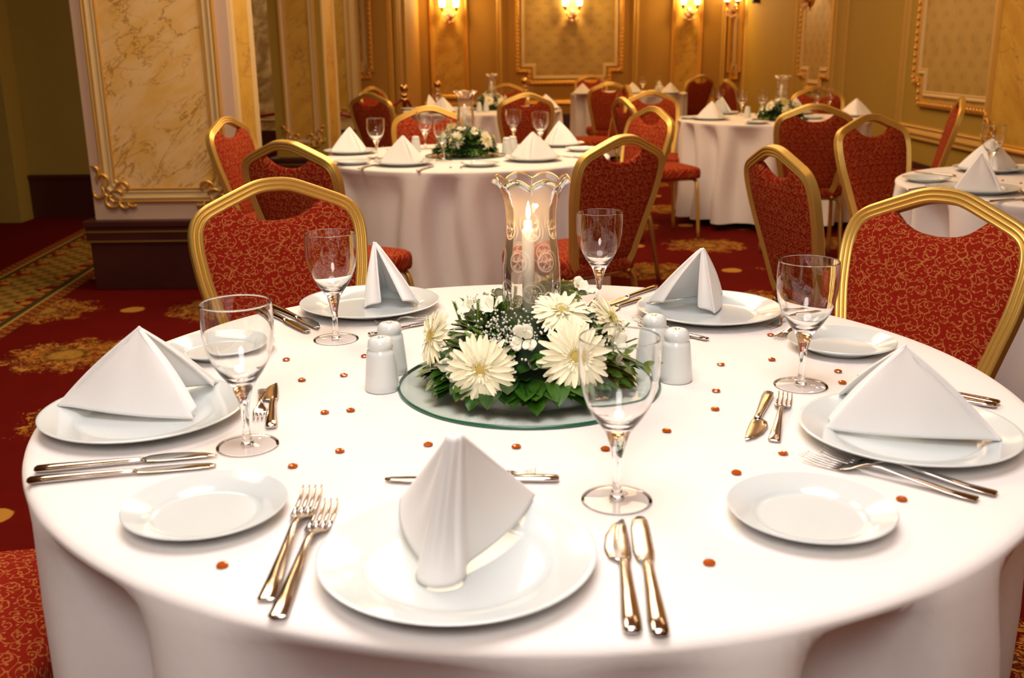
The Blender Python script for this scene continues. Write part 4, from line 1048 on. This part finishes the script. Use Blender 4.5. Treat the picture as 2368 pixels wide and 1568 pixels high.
    for i, (x, y, z, n_, r) in enumerate([(-0.010, -0.100, 0.098, (0, -1, 0.4), 0.020), (-0.105, -0.075, 0.052, (-0.7, -1, 0.2), 0.022), (-0.055, -0.020, 0.120, (-0.4, -0.4, 1), 0.022), (-0.082, 0.010, 0.112, (-0.8, -0.2, 0.8), 0.022),
                                         (0.078, 0.030, 0.132, (0.5, -0.2, 1), 0.024), (-0.040, 0.045, 0.125, (-0.3, 0.2, 1), 0.022), (0.118, -0.065, 0.080, (1, -0.6, 0.4), 0.022), (0.0, 0.11, 0.09, (0, 1, 0.5), 0.024)]):
        lisianthus(t, V((x, y, z)), V(n_), r, i)
    for i, (x, y, z, n_) in enumerate([(0.004, -0.118, 0.060, (0.15, -0.5, 1.0)), (-0.030, -0.125, 0.036, (0.9, -0.4, -0.4)), (0.125, -0.055, 0.052, (1, -0.4, 0.3)), (0.02, -0.03, 0.125, (-0.9, -0.4, 0.8))]):
        lisianthus(t, V((x, y, z)), V(n_), 0.013, 20 + i, 6, 'flower_bud', PETAL_W, 1.6)
    # two long sprigs reaching right
    mb = MB(); pts = [V((0.10, -0.06, 0.07)), V((0.135, -0.075, 0.068)), V((0.165, -0.085, 0.055))]
    mb.tube(pts, 0.0012, 5)
    for q, d in ((pts[2], V((1, -0.1, 0.1))), (pts[2], V((0.9, -0.3, -0.6))), (pts[1], V((0.8, 0.2, 0.5)))):
        M = frame_to(q, d) @ Matrix.Rotation(-PI/2, 4, 'Y'); mb.grid(leaf_rows(0.026, 0.010, 0.0), M=M)
    mb.build('trailing_sprig', LEAF_L, t, recalc=False)
    return t
ARR = make_arrangement()
def make_shade():
    t = empty('hurricane_shade'); tag(t, 'x', 'candle shade')
    prof = [(0.0435, 0.0), (0.0440, 0.03), (0.0425, 0.06), (0.0390, 0.09), (0.0368, 0.115), (0.0375, 0.140), (0.0405, 0.158), (0.0445, 0.170), (0.0500, 0.179), (0.0570, 0.184)]
    n = 120; P = []
    for i, (r, z) in enumerate(prof):
        q = max(0, (z - 0.13)/0.056)
        P.append([((r - 0.003*q*q*abs(math.sin(4*a))**1.5)*math.cos(a), (r - 0.003*q*q*abs(math.sin(4*a))**1.5)*math.sin(a), z + 0.010*q*q*(abs(math.sin(4*a + 0.2))**0.8 - 0.5)) for a in [2*PI*k/n for k in range(n)]])
    MB().grid(P, closed=True).build('glass_chimney', SHADE_GLASS, t)
    rim = [Vector(p) for p in P[-1]]; rim.append(rim[0]); MB().tube(rim, 0.0012, 6, cap=False).build('gilded_rim', GOLD_RIM, t)
    return t
SHADE = make_shade()
def make_candle():
    t = empty('candle'); tag(t, 'x', 'candle')
    MB().lathe([(0.0, 0.0), (0.0092, 0.0), (0.0092, 0.122), (0.0088, 0.127), (0.0058, 0.130), (0.0050, 0.140), (0.003, 0.1415), (0.0, 0.1405)], 24).build('wax_stick', WAX, t)
    MB().tube([(0, 0, 0.139), (0.0004, 0, 0.147)], 0.0006, 5).build('wick', BLACK, t)
    return t
CANDLE = make_candle()
def centrepiece(x, y, rz, words, lit=False, tray=True):
    z = ZT
    if tray: place(TRAY, (x, y, z), rz, 'round green edged glass tray under the flowers on ' + words, 'glass trays')
    place(ARR, (x, y, z + 0.0005), rz, 'cream gerbera and leaf arrangement on ' + words, 'flower arrangements')
    o = place(SHADE, (x + 0.005, y + 0.012, z + 0.125), rz, 'fluted glass hurricane shade above the flowers on ' + words, 'hurricane shades')
    c = place(CANDLE, (x + 0.0, y + 0.012, z + 0.108), rz, ('lit' if lit else 'pale') + ' stick candle inside the glass shade on ' + words, 'candles')
    if lit:
        f = MB().lathe([(0.0, 0.0), (0.0022, 0.002), (0.0036, 0.007), (0.0032, 0.013), (0.0017, 0.020), (0.0, 0.027)], 12).build('flame', FLAME, c); f.location = (0.0004, 0, 0.143)
        l = bpy.data.lights.new('flame_light', 'POINT'); l.energy = 0.9; l.color = (1.0, 0.55, 0.22); l.shadow_soft_size = 0.006
        lo = bpy.data.objects.new('flame_light', l); COL.objects.link(lo); lo.location = (x - 0.002, y + 0.012, z + 0.108 + 0.158)
    return c
KID.clear()
for (k, rz, words) in [('T2', 2.2, 'the middle left table'), ('T3', 3.9, 'the right rear table'), ('T4', 1.2, 'the far left table')]:
    x, y, _ = TABS[k]
    if k == 'T2': x = at(1085, 340, z=0.75).x; y = 5.05
    if k == 'T3': x = at(1795, 270, z=0.76).x*0.985; y = 7.45
    if k == 'T4': x = at(1138, 250, z=0.75).x; y = 9.3
    centrepiece(x, y, rz, words)
centrepiece(TC.x, TC.y, 0.0, 'the near table', lit=True)

# ================================================================ FAR TABLE SETTINGS
def gen_napkin():
    mb = napkin_mesh((0, 0.0, 0.128), (0.02, -0.085, 0.003), (-0.122, 0.0, 0.012), (0.118, 0.04, 0.012), ridge=0.008, curl=0.008)
    o = mb.build('folded_napkin', NAPKIN, solid=(0.003, -1)); tag(o, 'x', 'napkin'); return o
FNAP = gen_napkin()
def setting(px, py, rz, lab, words, d=None, nap=True):
    p = at(px, py, z=0.757)
    if d: p = Vector((p.x*d/p.y, d, 0))
    place(DINNER, (p.x, p.y, ZT), 0, 'dinner plate under the napkin ' + lab + ' of ' + words, DG)
    if nap: place(FNAP, (p.x, p.y, ZT + 0.005), R_(rz), 'white pyramid napkin ' + lab + ' of ' + words, 'folded white napkins')
def fglass(px, py, lab, words, d=None):
    p = at(px, py, z=0.75)
    if d: p = Vector((p.x*d/p.y, d, 0))
    place(WGLASS, (p.x, p.y, ZT), 0, 'empty wine glass ' + lab + ' of ' + words, GG)
def fside(px, py, lab, words):
    p = at(px, py, z=0.76); place(SIDE, (p.x, p.y, ZT), 0, 'small side plate ' + lab + ' of ' + words, SG)
W2 = 'the middle left table'
setting(811, 352, 40, 'at the left', W2); setting(934, 378, 30, 'at the front left', W2); setting(1232, 368, -30, 'at the front right', W2); setting(1293, 335, -50, 'at the right back', W2)
fside(815, 375, 'at the left edge', W2); fside(1110, 379, 'at the front', W2); fside(1347, 345, 'at the right edge', W2)
fglass(872, 367, 'before the left napkin', W2); fglass(984, 345, 'before the facing orange chair', W2); fglass(1026, 372, 'overlapping the flowers', W2); fglass(1188, 335, 'in front of the maroon chair', W2); fglass(1250, 345, 'behind the front right napkin', W2)
for px, py, lab in ((962, 352, 'left of the flowers'), (1172, 356, 'left one of the pair right of flowers'), (1186, 352, 'right one of the pair right of flowers')):
    p = at(px, py, z=0.75); place(SHAKER, (p.x, p.y, ZT), 0, 'shaker ' + lab + ' on ' + W2, 'salt and pepper shakers')
for a, b, lab, pr in (((965, 395), (1000, 384), 'at the front of', KNIFE), ((830, 390), (862, 381), 'beside the left side plate of', KNIFE), ((1362, 367), (1310, 361), 'at the right of', KNIFE), ((890, 372), (862, 366), 'between the left plates of', FORK)):
    cutlery(pr, 0.206, a, b, 'small cutlery piece ' + lab + ' ' + W2, KG if pr is KNIFE else FG).scale = (1, 1, 1)
for px, py in ((765, 388), (1042, 393), (1066, 394), (885, 345), (896, 352), (1150, 366), (1325, 357)):
    p = at(px, py - 6, z=0.7525); place(GEMO, (p.x, p.y, ZT), px, 'tiny amber gem scattered on the middle left tablecloth', 'amber gems on the middle left table')
W6 = 'the right edge table'
setting(2262, 440, 25, 'at the front', W6); setting(2285, 393, -15, 'at the back', W6)
fside(2142, 414, 'at the left edge', W6); fside(2200, 436, 'left of the front napkin', W6)
fglass(2287, 402, 'between the two napkins', W6); fside(2366, 392, 'at the right end', W6)
for a, b, lab, pr in (((2098, 440), (2150, 432), 'left of the front plate of', KNIFE), ((2210, 407), (2125, 397), 'behind the left side plate of', KNIFE), ((2285, 466), (2368, 459), 'before the front plate of', KNIFE)):
    cutlery(pr, 0.206, a, b, 'small knife ' + lab + ' ' + W6, KG).scale = (1, 1, 1)
cutlery(FORK, 0.198, (2380, 452), (2340, 437), 'small fork right of the front plate of ' + W6, FG).scale = (1, 1, 1)
for px, py in ((2318, 417), (2360, 423), (2368, 464)):
    p = at(px, py, z=0.7525); place(GEMO, (p.x, p.y, ZT), px, 'tiny amber gem scattered on the right edge tablecloth', 'amber gems on the right edge table')
W3 = 'the right rear table'
setting(1645, 275, 10, 'at the left', W3); setting(1668, 262, 120, 'behind the left one', W3); setting(1978, 266, -25, 'at the right', W3, d=7.75); setting(1838, 262, 60, 'beside the flowers', W3)
fglass(1660, 262, 'behind the left napkin', W3); fglass(1714, 268, 'left of the flowers', W3); fglass(1886, 262, 'before the facing orange chair, left one', W3); fglass(1916, 259, 'before the facing orange chair, right one', W3); fglass(1762, 255, 'behind the flowers', W3, d=7.95)
fside(1598, 272, 'at the left edge', W3); fside(1750, 283, 'at the front', W3); fside(1878, 272, 'seen through the dark chair grip', W3)
p = at(1728, 272, z=0.75); place(SHAKER, (p.x, p.y, ZT), 0, 'white shaker left of the flowers on ' + W3, 'salt and pepper shakers')
W4 = 'the far left table'
setting(993, 246, 80, 'at the left back', W4, d=9.45); setting(1024, 254, 15, 'at the front left', W4, d=8.85); setting(1262, 247, -30, 'at the right', W4, d=9.2)
fglass(1012, 243, 'behind the left napkins', W4, d=9.6); fglass(1222, 240, 'above the maroon chair', W4, d=9.6)
for px, lab in ((1108, 'left one'), (1124, 'right one')):
    p = at(px, 255, z=0.75); place(SHAKER, (p.x*8.95/p.y, 8.95, ZT), 0, 'white shaker, ' + lab + ', before the flowers of ' + W4, 'salt and pepper shakers')
fside(950, 252, 'at the left edge', W4)
W5 = 'the most distant table'
setting(1347, 215, 0, 'at the left', W5, d=12.35); setting(1550, 215, 0, 'at the front right', W5, d=12.35); setting(1524, 208, 90, 'at the right back', W5, d=13.1); setting(1462, 213, -40, 'behind the dark chair', W5, d=12.5)
fglass(1486, 212, 'in the middle', W5, d=12.7); fglass(1524, 210, 'before the right back napkin', W5, d=12.75); fglass(1393, 210, 'right of the left napkin', W5, d=12.9)
